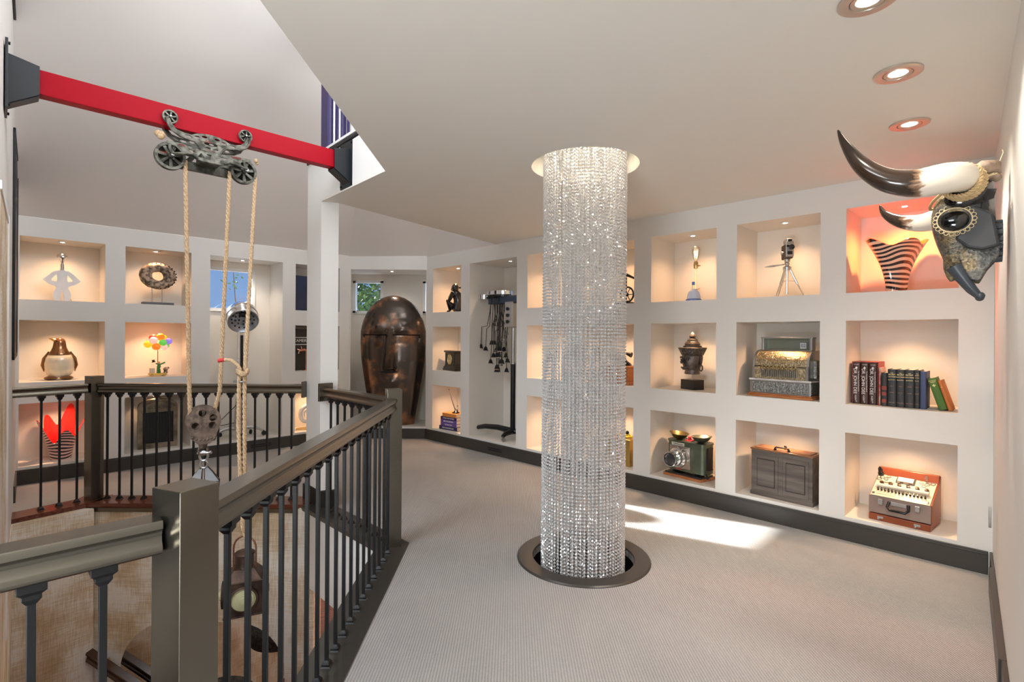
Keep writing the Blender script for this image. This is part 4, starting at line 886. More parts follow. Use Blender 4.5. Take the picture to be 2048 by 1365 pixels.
mb = MB(); mb.box(-.002, .002, -.0705, -.0695, 0, .042, T(0, 0, .155, 0, 0, R(-50))); mb.box(-.002, .002, -.0705, -.0695, 0, .03, T(0, 0, .155, 0, 0, R(65))); mb.build('hands', M_blk, dial)
for sg in (-1, 1): mb = MB(); mb.cyl((sg*.155, -.055, .075), (sg*.155, -.055, .235), .01, n=12); mb.build('column', M_blk, t, True)

def flat_book(name, lab, M, w, d, h, cov, title=None, tm=None, grp='books stacked flat in the bottom niche'):
    t = thing(name, lab, 'book', M, grp)
    mb = MB(); mb.box(-w/2, w/2, -d/2, -d/2+.004, 0, h); mb.box(-w/2, w/2, -d/2, d/2, 0, .003); mb.box(-w/2, w/2, -d/2, d/2, h-.003, h); mb.build('cover', cov, t, bevel=.001)
    mb = MB(); mb.box(-w/2+.004, w/2-.004, -d/2+.004, d/2-.004, .003, h-.003); mb.build('pages', mat('page_paper', (.72, .66, .54), .8), t)
    if title: text('spine_lettering', title, h*.6, tm, t, T(0, -d/2-.001, h/2) @ UP)
    return t
C_n = mat('navy_cloth', (.03, .03, .12), .6); C_p = mat('purple_cloth', (.14, .09, .36), .6); C_d = mat('plum_cloth', (.06, .03, .12), .6); C_o = mat('orange_paper', (.75, .30, .08), .6)
M_gold = mat('gold_leaf', (.85, .65, .3), .35, .8); M_wlet = mat('white_letter', (.85, .85, .85), .6)
Mb = on('C', -5.66, .17, 0, R(4))
for k, (nm, lab, w, h, cov, ti, off) in enumerate((('book', 'thick navy book reading HANDBOOK, lowest of the flat stack', .36, .05, C_n, 'THE HANDBOOK', 0), ('book', 'violet book with pale lettering, second from the bottom of the flat stack', .32, .042, C_p, 'THE BIG IDEA', .01),
        ('book', 'violet blue book with light band, third from the bottom of the flat stack', .32, .045, C_p, 'ENCYCLOPEDIA', .01), ('book', 'dark plum book in the middle of the flat stack', .32, .04, C_d, 'COLLECTED WORKS', .01), ('book', 'orange book on top of the flat stack, under the pen', .28, .05, C_o, None, .025))):
    flat_book(nm, lab, Mb @ T(off, 0, 0), w, .22, h, cov, ti, M_wlet); Mb = Mb @ T(0, 0, h+.0005)
t = thing('quill_pen_stand', 'slim upright silver pen in a black stand on top of the flat book stack', 'pen', Mb @ T(.06, -.02, 0))
mb = MB(); mb.lathe([(0, 0), (.055, 0), (.055, .008), (.03, .02), (.018, .035), (0, .04)], n=24); mb.build('stand', M_blackm, t, True)
mb = MB(); mb.tube([(0, 0, .03), (-.06, 0, .13), (-.14, 0, .31)], [.011, .007, .002], 8); mb.build('pen', M_chrome, t, True)
mb = MB(); mb.ball((-.14, 0, .312), .008, 8); mb.build('tip', M_walnut, t, True)
mb = MB(); mb.lathe([(0, .03), (.012, .04), (.018, .06), (.010, .08), (.016, .10), (0, .115)], T(.035, 0, 0), 16); mb.build('inkwell', M_chrome, t, True)

# permanent wave machine in the tall niche
t = thing('hair_curling_machine', 'antique hair curling machine with dangling corded clamps on a black wheeled stand', 'curling machine', wf('C', -4.60, .26, .168))
mb = MB(); mb.cyl((0, 0, .10), (0, 0, .95), .032, n=20); mb.build('lower_pole', M_blackm, t, True)
mb = MB(); mb.cyl((0, 0, .95), (0, 0, 1.76), .022, n=20); mb.lathe([(.034, .94), (.034, .955)], n=20); mb.build('upper_pole', M_steel, t, True)
mb = MB(); mb.tube([(.02, -.0, .10), (-.20, -.06, .13), (-.40, -.10, .125), (-.58, -.10, .085), (-.62, -.10, .065)], [.04, .036, .032, .026, .02], 12); mb.tube([(0, 0, .10), (.03, -.16, .09), (.05, -.22, .07)], [.036, .03, .022], 12); mb.tube([(0, 0, .1), (.16, .1, .09), (.24, .14, .07)], [.036, .03, .02], 12); mb.build('base_leg', M_blackm, t, True)
for x, y in ((-.60, -.10), (.05, -.21), (.23, .13)): mb = MB(); mb.lathe([(0, -.01), (.024, -.01), (.028, 0), (.024, .01), (0, .01)], T(x, y, .028) @ WZ, 14); mb.box(-.005, .005, -.014, .014, .03, .07, T(x, y, 0)); mb.build('caster', M_steel, t)
mb = MB(); mb.box(-.09, .05, -.07, .07, 1.40, 1.72); mb.build('control_box', M_steel, t, bevel=.01)
for i in range(3): mb = MB(); mb.cyl((-.03+.0*i, -.07, 1.47+.08*i), (-.03, -.085, 1.47+.08*i), .022, n=16); mb.build('dial', M_blackm, t, True)
mb = MB(); mb.box(-.42, .12, -.05, .05, 1.70, 1.80); mb.build('arm', mat('blue_black_enamel', (.03, .05, .08), .25), t, bevel=.01)
def oval(cx, cy, rx, ry, z0, z1, M=None):
    return [[(cx+rx*math.cos(2*PI*i/32), cy+ry*math.sin(2*PI*i/32), z) for i in range(32)] for z in (z0, z1)]
mb = MB(); mb.loft(oval(-.26, 0, .21, .15, 1.815, 1.865)); o = mb.build('top_ring', M_chrome, t, 40, bevel=.003)
mb = MB(); mb.loft(oval(-.26, 0, .195, .135, 1.79, 1.815)); mb.build('underside', M_blackm, o)
mb = MB(); mb.loft(oval(-.53, -.04, .10, .08, 1.77, 1.83)); o = mb.build('side_ring', M_chrome, t, 40, bevel=.003)
mb = MB(); mb.box(-.55, -.25, -.06, .0, 1.775, 1.79); mb.build('link_plate', M_blackm, o)
M_cord = mat('braided_cord', (.02, .018, .016), .8, col2=(.10, .09, .08), scale=120)
rnd = random.Random(3)
for i in range(26):
    a = rnd.uniform(0, 2*PI); rr = rnd.uniform(.02, .11); x0 = -.26+rr*1.1*math.cos(a); y0 = rr*.9*math.sin(a); x1 = x0 + rnd.gauss(-.0, .035); ln = rnd.choice((.62, .70, .78, .86, .93, .97))
    if i in (0, 1, 2): x1 = x0-.19+.02*i; ln = .62+.05*i
    if i in (3, 4): x1 = x0+.18; ln = .72+.04*i
    zb = 1.80-ln; y1 = y0-.02
    pts = [(x0, y0, 1.79), (x0+(x1-x0)*.15, y0, 1.60), (x0+(x1-x0)*.6+.03*math.sin(i), y0, 1.42), (x1+.02*math.cos(i), y1, zb+.28), (x1, y1, zb+.05)]
    mb = MB(); mb.tube(pts, .005, 6); c = mb.build('cord', M_cord, t, True)
    M = T(x1, y1, zb, rnd.uniform(-.5, .5))
    mb = MB(); mb.box(-.032, .032, -.008, .008, 0, .012, M); mb.loft([[(-q, -.009, z), (q, -.009, z), (q, .009, z), (-q, .009, z)] for q, z in ((.026, .012), (.02, .035), (.01, .05))], M); mb.ball((0, 0, .05), .01, 6, M); k_ = mb.build('clamp', M_blackm, c, bevel=.001); MB().box(-.038, .038, -.012, .012, -.008, 0, M).build('clamp_plate', M_chrome, k_, bevel=.001)
    if i % 4 == 0: mb = MB(); mb.torus((0, 0, 0), .022, .003, T(x1+.01, y1, zb+.30, i) @ WZ, 14, 5); mb.build('cord_ring', M_chrome, c)

# column behind the beads
t = thing('anchor_curio', 'black metal curio with a slanting arm and spoked wheel, top niche beside the beads', 'curio', on('C', -2.93, .2, 2))
mb = MB(); mb.lathe([(0, 0), (.11, 0), (.11, .02), (.03, .04), (0, .04)], n=24); mb.tube([(0, 0, .04), (0, 0, .30)], .012, 10); mb.tube([(-.12, 0, .36), (0, 0, .31), (.15, 0, .24)], [.01, .016, .008], 8)
mb.torus((0, 0, 0), .075, .009, T(.045, -.05, .10) @ WZ, 28, 8); mb.ball((.045, -.05, .10), .02, 10); mb.ball((.07, -.07, .02), .02, 8)
for i in range(6): a = PI/3*i; mb.cyl((.045, -.05, .10), (.045+.07*math.cos(a), -.05, .10+.07*math.sin(a)), .004, n=6)
mb.build('body', M_blackm, t, True)
t = thing('wooden_phone_box', 'reddish wooden box with black base moulding, middle niche beside the beads', 'box', on('C', -2.98, .2, 1))
mb = MB(); mb.box(-.15, .15, -.11, .11, .03, .17); mb.box(-.165, .165, -.125, .125, 0, .03); mb.box(-.165, .165, -.125, .125, .17, .185); mb.build('box', M_oak, t, bevel=.004)
t = thing('antique_telephone', 'black antique telephone standing on the reddish wooden box beside the beads', 'telephone', on('C', -2.98, .2, 1) @ T(0, 0, .186))
mb = MB(); mb.lathe([(.11, 0), (.10, .02), (.06, .05), (.045, .08), (0, .085)], n=24); mb.tube([(-.12, 0, .11), (-.06, 0, .125), (.06, 0, .125), (.12, 0, .11)], [.028, .013, .013, .028], 10); mb.build('body', M_blackm, t, True)
mb = MB(); mb.lathe([(0, .0), (.035, 0), (.035, .008), (0, .01)], T(.03, -.088, .03) @ WZ, 20); mb.build('dial', M_chrome, t)
t = thing('gilt_chest', 'gilt metal chest in the bottom niche beside the bead column', 'box', on('C', -2.96, .2, 0))
mb = MB(); mb.box(-.15, .15, -.1, .1, 0, .26); mb.box(-.16, .16, -.11, .11, .25, .27); mb.build('chest', mat('gilt_metal', (.55, .38, .12), .35, .8), t, bevel=.006)
t = thing('gold_trinket', 'yellow and black trinket lying on the gilt chest beside the beads', 'trinket', on('C', -2.94, .2, 0) @ T(0, 0, .271))
mb = MB(); mb.tube([(-.1, 0, .014), (-.03, -.03, .014), (.05, .02, .02), (.10, -.02, .012)], [.01, .014, .014, .01], 8); mb.torus((.06, -.02, .012), .03, .008, n=16); mb.build('band', mat('yellow_gold', (.8, .6, .05), .3, .6), t, True)
mb = MB(); mb.ball((-.02, 0, .04), .025, 10); mb.ball((.03, .01, .045), .02, 8); mb.build('knob', M_blackm, t, True)

# blue bottle lamp
t = thing('bottle_lamp', 'small lamp with a clear filament bulb on a blue inkwell base', 'lamp', on('C', -2.205, .2, 2))
M_blue = mat('blue_glass', (.08, .16, .55), .15, coat=.5); M_bf = mat('frosted_blue_glass', (.50, .62, .85), .35)
mb = MB(); mb.lathe([(0, 0), (.075, 0), (.075, .02), (.062, .028), (0, .028)], n=8); mb.build('base', M_blue, t, bevel=.003)
mb = MB(); mb.lathe([(.06, .028), (.06, .05), (.045, .095), (.022, .11), (.02, .118), (0, .118)], n=24); mb.build('bottle', M_bf, t, 35)
mb = MB(); mb.box(-.014, .014, -.014, .014, .155, .185); mb.build('stopper', M_blue, t, bevel=.003)
mb = MB(); mb.tube([(-.05, 0, .095), (0, -.01, .10), (.055, .0, .12)], .003, 6); mb.tube([(.012, 0, .11), (.015, 0, .22), (.018, 0, .30)], .0045, 8); mb.tube([(-.02, 0, .115), (-.012, 0, .155)], .003, 6); mb.build('stem', M_brass, t)
mb = MB(); mb.lathe([(0, .30), (.018, .305), (.022, .32), (.02, .36), (.012, .372), (0, .373)], T(.018, 0, 0), 20); mb.cyl((.018, 0, .33), (.062, 0, .328), .006, n=8); mb.build('socket', M_brass, t, True)
mb = MB(); mb.lathe([(.012, .37), (.02, .39), (.034, .44), (.038, .475), (.03, .498), (.012, .508), (0, .512)], T(.018, 0, 0), 24); bl = mb.build('bulb', M_bulbglass, t, True)
mb = MB(); [mb.tube([(.018+.012*math.cos(a), .012*math.sin(a), .40), (.018+.018*math.cos(a), .018*math.sin(a), .47)], .001, 4) for a in (0, 1.6, 3.1, 4.7)]; mb.build('filament', mat('glow_filament', (1, .8, .5), .5, emit=(1, .75, .4), estr=6), bl)

# carved head
t = thing('carved_head', 'dark carved head with tiered conical crown and hooped ears on a black block', 'sculpture', on('C', -2.215, .2, 1, R(-22)))
M_hd = mat('dark_carved_bronze', (.075, .062, .055), .38, .55, col2=(.14, .115, .10), scale=20, bump=.3, bscale=45)
mb = MB(); mb.box(-.085, .085, -.06, .06, 0, .09); mb.build('block', mat('black_block', (.012, .012, .013), .35), t, bevel=.002)
mb = MB(); mb.cyl((0, 0, .09), (0, 0, .15), .007, n=10); mb.build('rod', M_steel, t)
mb = MB(); mb.lathe([(.06, .138), (.075, .14), (.07, .16), (.062, .18), (.078, .205), (.092, .25), (.096, .30), (.094, .335)], n=40, sy=.95)
for v in range(len(mb.v)):
    x, y, z = mb.v[v]
    if y < -.02 and .17 < z < .34: f = math.exp(-(x/.05)**2); y -= f*(.022*math.exp(-((z-.215)/.022)**2)+.016*math.exp(-((z-.262)/.02)**2)+.012*math.exp(-((z-.305)/.02)**2)-.01*math.exp(-((z-.238)/.008)**2)); mb.v[v] = (x, y, z)
face = mb.build('face', M_hd, t, True, sub=1)
for sg in (-1, 1):
    mb = MB(); mb.ball((sg*.036, -.090, .272), .017, 12, None, .012, .011); mb.tube([(sg*.012, -.098, .288), (sg*.036, -.102, .296), (sg*.062, -.086, .284)], [.005, .009, .004], 6); mb.build('eye', M_hd, face, True)
    mb = MB(); mb.tube([(sg*.094, .0, .31), (sg*.104, .01, .29), (sg*.102, .01, .25), (sg*.096, .01, .225)], [.008, .012, .010, .007], 8); mb.torus((0, 0, 0), .022, .006, T(sg*.10, .01, .20, PI/2) @ WZ, 18, 8, .8, 1.2); mb.build('ear', M_hd, t, True)
mb = MB(); mb.tube([(0, -.095, .285), (0, -.112, .262), (0, -.122, .250)], [.008, .014, .019], 8); mb.ball((-.016, -.112, .247), .011, 8); mb.ball((.016, -.112, .247), .011, 8); mb.build('nose', M_hd, face, True)
mb = MB(); mb.tube([(-.04, -.092, .205), (-.018, -.108, .203), (0, -.110, .200), (.018, -.108, .203), (.04, -.092, .205)], [.003, .009, .010, .009, .003], 8); mb.tube([(-.034, -.092, .192), (0, -.106, .188), (.034, -.092, .192)], [.003, .007, .003], 8); mb.build('lips', M_hd, face, True)
mb = MB(); mb.lathe([(.094, .315), (.098, .318), (.125, .375), (.128, .382), (.118, .385), (.09, .37)], n=40); mb.build('headband', mat('incised_band', (.05, .04, .036), .5, .5, col2=(.13, .11, .09), scale=60, bump=.7, bscale=80), t, 35)
mb = MB(); mb.lathe([(.10, .37), (.093, .382), (.085, .384), (.080, .40), (.068, .402), (.066, .408), (.072, .412), (.056, .437), (.045, .442), (.048, .446), (.040, .462), (.026, .468), (.022, .475), (.030, .485), (.022, .505), (.008, .522), (0, .525)], n=36); mb.build('crown', M_hd, t, 30)

# magic lantern with scale pans
M_green = mat('green_hammered_enamel', (.10, .125, .085), .28, .6, col2=(.14, .17, .12), scale=4)
t = thing('magic_lantern', 'olive green metal projector box with a big chrome lens, on a wooden base', 'projector', on('C', -2.235, .20, 0, R(-6)))
mb = MB(); mb.prism([(-.21, -.11), (.18, -.11), (.20, .11), (-.21, .11)], 0, .025); mb.build('wood_base', M_oak, t, bevel=.005)
mb = MB(); mb.box(-.195, .175, -.10, .10, .025, .038); mb.build('base_top', M_blk, t)
def rr(x0, x1, y0, y1, r, n=8):
    o = []
    for cx, cy, a0 in ((x1-r, y0+r, -90), (x1-r, y1-r, 0), (x0+r, y1-r, 90), (x0+r, y0+r, 180)): o += [(cx+r*math.cos(R(a0+90*i/n)), cy+r*math.sin(R(a0+90*i/n))) for i in range(n+1)]
    return o
mb = MB(); mb.prism(rr(-.19, .20, -.085, .09, .05), .062, .325); mb.build('housing', M_green, t, 35)
mb = MB(); mb.prism(rr(-.195, .205, -.09, .095, .05), .322, .334); mb.prism(rr(-.193, .203, -.088, .093, .05), .09, .096); mb.prism(rr(-.193, .203, -.088, .093, .05), .285, .291); mb.build('bead_trim', M_green, t, 35)
for x in (-.12, .10): mb = MB(); mb.box(x-.02, x+.02, -.05, .05, .036, .064); mb.build('foot', M_blackm, t)
mb = MB(); mb.box(-.15, .06, -.092, -.084, .085, .29); mb.build('lens_board', mat('polished_plate', (.55, .48, .42), .18, .95), t, bevel=.006)
mb = MB(); mb.lathe([(.092, .09), (.094, .10), (.09, .108), (.088, .12), (.08, .122), (.08, .14), (.074, .142), (.072, .165), (.07, .17)], T(-.055, 0, .185) @ WZ, 36)
mb.lathe([(.062, .16), (.064, .215), (.068, .218), (.068, .235), (.060, .237), (.058, .215)], T(-.055, 0, .185) @ WZ, 36); mb.build('lens_barrel', M_chrome, t, 30)
mb = MB(); mb.lathe([(0, .230), (.03, .228), (.058, .220), (.058, .218), (0, .218)], T(-.055, 0, .185) @ WZ, 28); mb.build('lens_glass', mat('dark_glass', (.03, .035, .04), .05, coat=1), t, True)
mb = MB(); mb.box(-.13, .0, -.092, -.087, .292, .318); sg_ = mb.build('name_plate', mat('ivory_plate', (.7, .66, .58), .5), t)
text('plate_lettering', 'Toledoscope', .021, M_blk, sg_, T(-.065, -.0928, .305) @ UP)
mb = MB(); mb.box(-.09, -.03, -.0865, -.084, .070, .08); mb.build('red_badge', mat('red_badge', (.6, .08, .06), .5), t)
mb = MB(); mb.box(-.03, .03, -.03, .03, .334, .34); mb.lathe([(0, .34), (.018, .34), (.014, .362), (.02, .37), (0, .372)], n=12); mb.build('red_cap', mat('red_enamel', (.6, .03, .05), .4), t, True)
mb = MB(); mb.box(.2, .215, -.05, .03, .10, .30); mb.cyl((.205, -.06, .07), (.24, -.10, .05), .012, n=10); mb.build('rear_fitting', M_blackm, t, bevel=.002)
def pan(lab, x, z, tilt, m):
    t2 = thing('scale_pan', lab, 'pan', on('C', -2.235, .20, 0, R(-6)) @ T(x, 0, z, 0, 0, tilt)); mb = MB(); mb.lathe([(.03, 0), (.06, .018), (.085, .05), (.092, .055), (.083, .054), (.058, .024), (.028, .006), (0, .004), (0, 0)], n=36); mb.build('dish', m, t2, 40)
pan('shiny brass scale pan resting on the left top of the green projector', -.115, .336, R(6), M_brass); pan('dull grey green scale pan on the right top of the green projector', .12, .336, R(-2), mat('tarnished_brass', (.22, .24, .18), .35, .8))

# movie camera on a tripod
t = thing('movie_camera', 'small vintage movie camera standing on the chrome tripod head', 'camera', on('C', -1.42, .22, 2, R(35)) @ T(0, 0, .315))
M_leather = mat('brown_leatherette', (.06, .035, .028), .55, bump=.4, bscale=200)
mb = MB(); mb.box(-.027, .027, -.06, .06, 0, .118); mb.build('body', M_leather, t, bevel=.008)
mb = MB(); mb.box(-.029, .029, -.066, -.06, .012, .135); mb.build('front_plate', M_steel, t, bevel=.002)
mb = MB(); mb.lathe([(0, .066), (.017, .066), (.017, .085), (.021, .087), (.021, .098), (.014, .1), (0, .094)], T(.004, 0, .085) @ WZ, 20); mb.build('lens', M_blackm, t, 30)
mb = MB(); mb.lathe([(0, .066), (.009, .066), (.009, .074), (0, .075)], T(-.017, 0, .098) @ WZ, 14); mb.build('small_lens', M_blackm, t)
mb = MB(); mb.box(-.018, .018, -.068, -.06, .03, .058); mb.build('window', M_blackm, t)
mb = MB(); mb.box(-.022, .022, -.062, .03, .118, .16); o = mb.build('finder', M_steel, t, bevel=.008); mb = MB(); mb.box(-.014, .014, -.065, -.06, .125, .152); mb.build('finder_glass', M_blackm, o)
mb = MB(); mb.cyl((-.028, .0, .05), (-.045, 0, .05), .014, n=14); mb.tube([(-.04, 0, .05), (-.045, -.03, .04)], .004, 6); mb.build('crank', M_steel, t, True)
t = thing('camera_tripod', 'chrome tripod with a pan handle under the small movie camera', 'tripod', on('C', -1.42, .22, 2))
mb = MB(); mb.cyl((0, 0, .295), (0, 0, .315), .022, n=16); mb.cyl((0, 0, .25), (0, 0, .295), .014, n=14); mb.lathe([(.03, .225), (.032, .25), (.02, .26)], n=18); mb.ball((0, 0, .28), .02, 12); mb.build('head', M_steel, t, True)
mb = MB(); mb.tube([(0, 0, .275), (-.06, -.03, .268), (-.11, -.05, .262), (-.15, -.07, .258)], [.004, .008, .010, .002], 8); mb.build('pan_handle', M_chrome, t, True)
mb = MB(); mb.cyl((0, 0, .03), (0, 0, .24), .011, n=12); mb.build('centre_column', M_chrome, t, True)
for a in (R(250), R(10), R(140)):
    x, y = math.cos(a), math.sin(a)
    mb = MB(); mb.tube([(.02*x, .02*y, .235), (.075*x, .075*y, .11)], .010, 10); mb.tube([(.07*x, .07*y, .12), (.13*x, .13*y, .0)], .006, 8); mb.tube([(.012*x, .012*y, .14), (.068*x, .068*y, .13)], .003, 6); mb.build('leg', M_chrome, t, True)

# cash register
t = thing('cash_register', 'ornate nickel and brass cash register with a glass top sign reading .02', 'cash register', on('C', -1.415, .215, 1, R(-5)))
M_orn = mat('ornate_nickel', (.16, .17, .17), .35, .85, col2=(.38, .39, .37), scale=85, bump=.8, bscale=90, contrast=.12); M_ornb = mat('ornate_brass', (.26, .20, .12), .33, .85, col2=(.52, .43, .28), scale=85, bump=.8, bscale=90, contrast=.12)
mb = MB(); mb.box(-.25, .25, -.16, .16, 0, .018); mb.box(-.242, .242, -.152, .152, .018, .028); mb.build('wood_base', M_oak, t, bevel=.005)
mb = MB(); mb.box(-.232, .232, -.145, .15, .028, .132); mb.build('drawer_case', M_steel, t, bevel=.003)
mb = MB(); mb.box(-.21, .21, -.149, -.144, .04, .122); mb.build('drawer', M_orn, t, bevel=.002); 
mb = MB(); mb.box(.2315, .235, -.13, .13, .04, .122); mb.build('side_panel', M_orn, t)
mb = MB(); mb.box(-.238, .238, -.152, .152, .132, .146); mb.build('marble_shelf', mat('white_marble', (.75, .74, .72), .25, col2=(.55, .54, .54), scale=12), t, bevel=.003)
prof = [(-.135, .146), (-.135, .245), (-.128, .25), (-.125, .29), (-.108, .325), (-.08, .352), (-.045, .368), (0, .372), (.10, .372), (.13, .35), (.13, .146)]
Mx = fr((0, 1, 0), (-1, 0, 0), (0, 0, 0))
def side_prism(mb, prof, x0, x1): return mb.loft([[(x, y, z) for y, z in prof] for x in (x0, x1)])
mb = MB(); side_prism(mb, prof, -.205, .205); mb.build('cabinet', M_ornb, t, 30)
mb = MB()
for x in (-.215, .197): mb = MB(); side_prism(mb, [(y*1.04, .146+(z-.146)*1.03) for y, z in prof], x, x+.018); mb.build('end_frame', M_steel, t, 30)
mb = MB(); mb.tube([(-.14*math.cos(PI*i/14)*1.1, -.118-.0+.03*math.sin(PI*i/14)*0-.012+.0*i, .335-.05*math.sin(PI*i/14)) for i in range(15)], .003, 6); mb.build('oval_moulding', M_brass, t)
mb = MB(); mb.box(-.2, .2, -.139, -.134, .243, .249); mb.build('slot', M_blackm, t)
for k in range(20):
    x = -.135+.27*k/19; o = None
    mb = MB(); mb.box(x-.0025, x+.0025, -.155, -.135, .165, .215); mb.tube([(x, -.137, .215), (x, -.160, .225+.012*(k % 2)), (x, -.168, .232+.012*(k % 2))], .003, 6); o = mb.build('key_stem', M_steel, t)
    mb = MB(); mb.lathe([(0, 0), (.0075, 0), (.008, .003), (0, .004)], T(x, -.168, .236+.012*(k % 2)) @ WZ, 12); mb.build('key_cap', M_brass, o)
mb = MB(); mb.box(-.19, .19, -.02, .05, .372, .38); mb.box(-.195, -.178, -.022, .052, .38, .478); mb.box(.178, .195, -.022, .052, .38, .478); mb.box(-.2, .2, -.024, .054, .472, .484); mb.build('sign_frame', M_steel, t, bevel=.002)
mb = MB(); mb.box(-.178, .178, .045, .05, .38, .472); mb.build('sign_back', mat('sign_green_glass', (.30, .33, .24), .2, .3), t)
mb = MB(); mb.box(-.178, .178, -.018, -.015, .38, .472); mb.build('sign_glass', M_pane, t)
mb = MB(); mb.box(.10, .145, .0, .003, .392, .438); o = mb.build('price_flag', M_wlet, t); text('price_lettering', '.02', .036, M_blk, o, T(.121, -.0012, .415) @ UP)
mb = MB(); mb.box(.215, .24, -.05, .10, .16, .30); mb.build('crank_box', M_orn, t, bevel=.004)

# dark wooden case
t = thing('sewing_case', 'dark weathered wooden case with two framed panels and a top handle', 'case', on('C', -1.405, .165, 0, R(-4)))
mb = MB(); mb.box(-.232, .232, -.095, .095, 0, .37); mb.build('body', M_walnut, t, bevel=.004)
for x in (-.112, .112):
    mb = MB(); mb.box(x-.095, x+.095, -.1, -.095, .045, .335); o = mb.build('front_panel', M_walnut, t, bevel=.003)
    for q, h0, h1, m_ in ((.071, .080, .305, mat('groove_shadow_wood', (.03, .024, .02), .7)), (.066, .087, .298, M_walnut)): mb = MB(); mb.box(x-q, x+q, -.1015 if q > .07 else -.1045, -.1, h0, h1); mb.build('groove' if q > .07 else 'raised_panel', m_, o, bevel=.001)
mb = MB(); mb.box(-.238, .238, -.101, .101, 0, .03); mb.build('plinth', M_walnut, t, bevel=.002)
M_red2 = wood('warm_lid_wood', (.16, .075, .035), (.30, .15, .075), 6, .35)
mb = MB(); mb.box(-.238, .238, -.101, .101, .37, .384); o = mb.build('lid', M_red2, t, bevel=.003)
mb = MB(); mb.box(-.21, .21, -.075, .075, .384, .388); mb.build('lid_moulding', M_red2, o, bevel=.001)
mb = MB(); mb.tube([(-.05, -.07, .388), (-.05, -.08, .405), (-.04, -.085, .412), (.04, -.085, .412), (.05, -.08, .405), (.05, -.07, .388)], .005, 8); mb.ball((-.052, -.07, .392), .011, 10); mb.ball((.052, -.07, .392), .011, 10); mb.build('handle', M_iron, t, True)
mb = MB(); mb.tube([(0, -.01, .388), (0, -.01, .408), (.014, -.01, .410)], .005, 8); mb.ball((0, -.01, .412), .009, 8); mb.ball((.03, -.02, .395), .007, 8); mb.build('latch', M_iron, t, True)

# zebra vase
wavy_vase('zebra_glass_vase', 'flaring orange glass vase with black zebra stripes in the glowing orange niche', 'vase', on('C', -.69, .2, 2, .9), .375, .07, .185, 4, .04, .045, stripes('orange_zebra_glass', (.012, .008, .01), (.92, .52, .36), 10, 11, es=.06), mat('orange_red_glass', (.85, .15, .04), .12, coat=.6, emit=(.9, .12, .03), estr=.2), .3, pinch=.04, squash=.75)  # a faint glow is put into both glass skins

# books in the middle right niche
def stand_book(lab, s, w, h, d, cov, titles=(), lean=0, y=.0, grp='books standing in the middle niche of the right end', name='book'):
    M = on('C', s, .10+y, 1) @ T(0, 0, 0, 0, 0, lean); t = thing(name, lab, 'book', M, grp)
    mb = MB(); n = 7; sp = [(w*(.5-.5*math.cos(PI*i/n)), -.010*math.sin(PI*i/n)) for i in range(n+1)]
    mb.loft([[(x, q, z) for x, q in sp]+[(w, .004), (w, .006), (0, .006), (0, .004)][1:3] and [(x, q, z) for x, q in sp+[(w, .008), (0, .008)]] for z in (0, h)]); mb.box(0, .003, 0, d, 0, h); mb.box(w-.003, w, 0, d, 0, h); mb.build('cover', cov, t, bevel=.0008)
    mb = MB(); mb.box(.003, w-.003, .006, d-.004, .003, h-.004); mb.build('pages', MATS['page_paper'], t)
    for body, z, sz, m, vert, off in titles:
        Mt = T(w/2+off, -.0112, z) @ UP
        if vert: Mt = Mt @ Matrix.Rotation(-PI/2, 4, 'Z')
        text('spine_lettering', body, sz, m, t, Mt, .0004)
    return t
C_dk = mat('dark_brown_spine', (.05, .018, .015), .45); C_gr = mat('charcoal_cloth', (.035, .038, .042), .5); C_bl = mat('dusty_blue_cloth', (.06, .09, .20), .6); C_gn = mat('leaf_green_cloth', (.07, .17, .03), .6); C_or = mat('burnt_orange_cloth', (.50, .17, .04), .6); C_rd = mat('brick_red_cloth', (.28, .04, .03), .5)
M_bronzel = mat('bronze_letter', (.55, .32, .2), .5)
tl = thing('book_slipcase', 'brick red slipcase holding three dark brown volumes with white vertical lettering', 'slipcase', on('C', -.935, .12, 1), None)
mb = MB(); mb.box(-.006, -.001, 0, .22, 0, .305); mb.box(.150, .155, 0, .22, 0, .305); mb.box(-.006, .155, 0, .22, .302, .307); mb.build('shell', C_rd, tl)
for i, wd_ in enumerate(('left', 'middle', 'right')):
    stand_book('dark brown white-lettered volume, ' + wd_ + ' of the three in the red slipcase', -.935+.05*i, .0485, .30, .19, C_dk,
        (('DR. JOHN DEE', .165, .029, M_wlet, True, -.008), ('The Complete Mystical Records of', .165, .0105, M_wlet, True, .014), ('KLEIN', .045, .014, M_wlet, True, -.004), ('S', .018, .016, M_wlet, False, 0), ('♦', .262, .02, M_wlet, False, 0), ('VOLUME', .286, .008, M_wlet, False, 0)), y=.015)
stand_book('thin red and white striped book right of the slipcase', -.775, .012, .27, .17, mat('red_white_spine', (.55, .5, .45), .5, col2=(.5, .06, .04), scale=25), y=.01)
stand_book('short dark book with three brick red spine patches', -.758, .034, .235, .16, C_gr, (('■', .125, .038, C_rd, False, 0), ('■', .085, .034, C_rd, False, 0), ('■', .035, .034, C_rd, False, 0)))
for i, (wd_, w) in enumerate((('first', .05), ('second', .045), ('third and thickest', .052), ('thin fourth', .028))):
    s0 = -.722+sum((.05, .045, .052, .028)[:i])+.0015*i
    stand_book('charcoal volume of the gilt-titled matching set, ' + wd_ + ' from the left', s0, w, .262, .17, C_gr, (('THE', .236, .008, M_gold, False, 0), ('SECRET', .225, .0125 if w > .04 else .007, M_gold, False, 0), ('DOCTRINE', .209, .0095 if w > .04 else .0052, M_gold, False, 0), ('BLAVATSKY', .188, .0075 if w > .04 else .0045, M_gold, False, 0), ('VOL. ' + 'I II III IV'.split()[i], .145, .007, M_bronzel, False, 0), ('ADYAR', .10, .007, M_bronzel, False, 0), ('PUBLISHING', .03, .0065 if w > .04 else .004, M_bronzel, False, 0)))
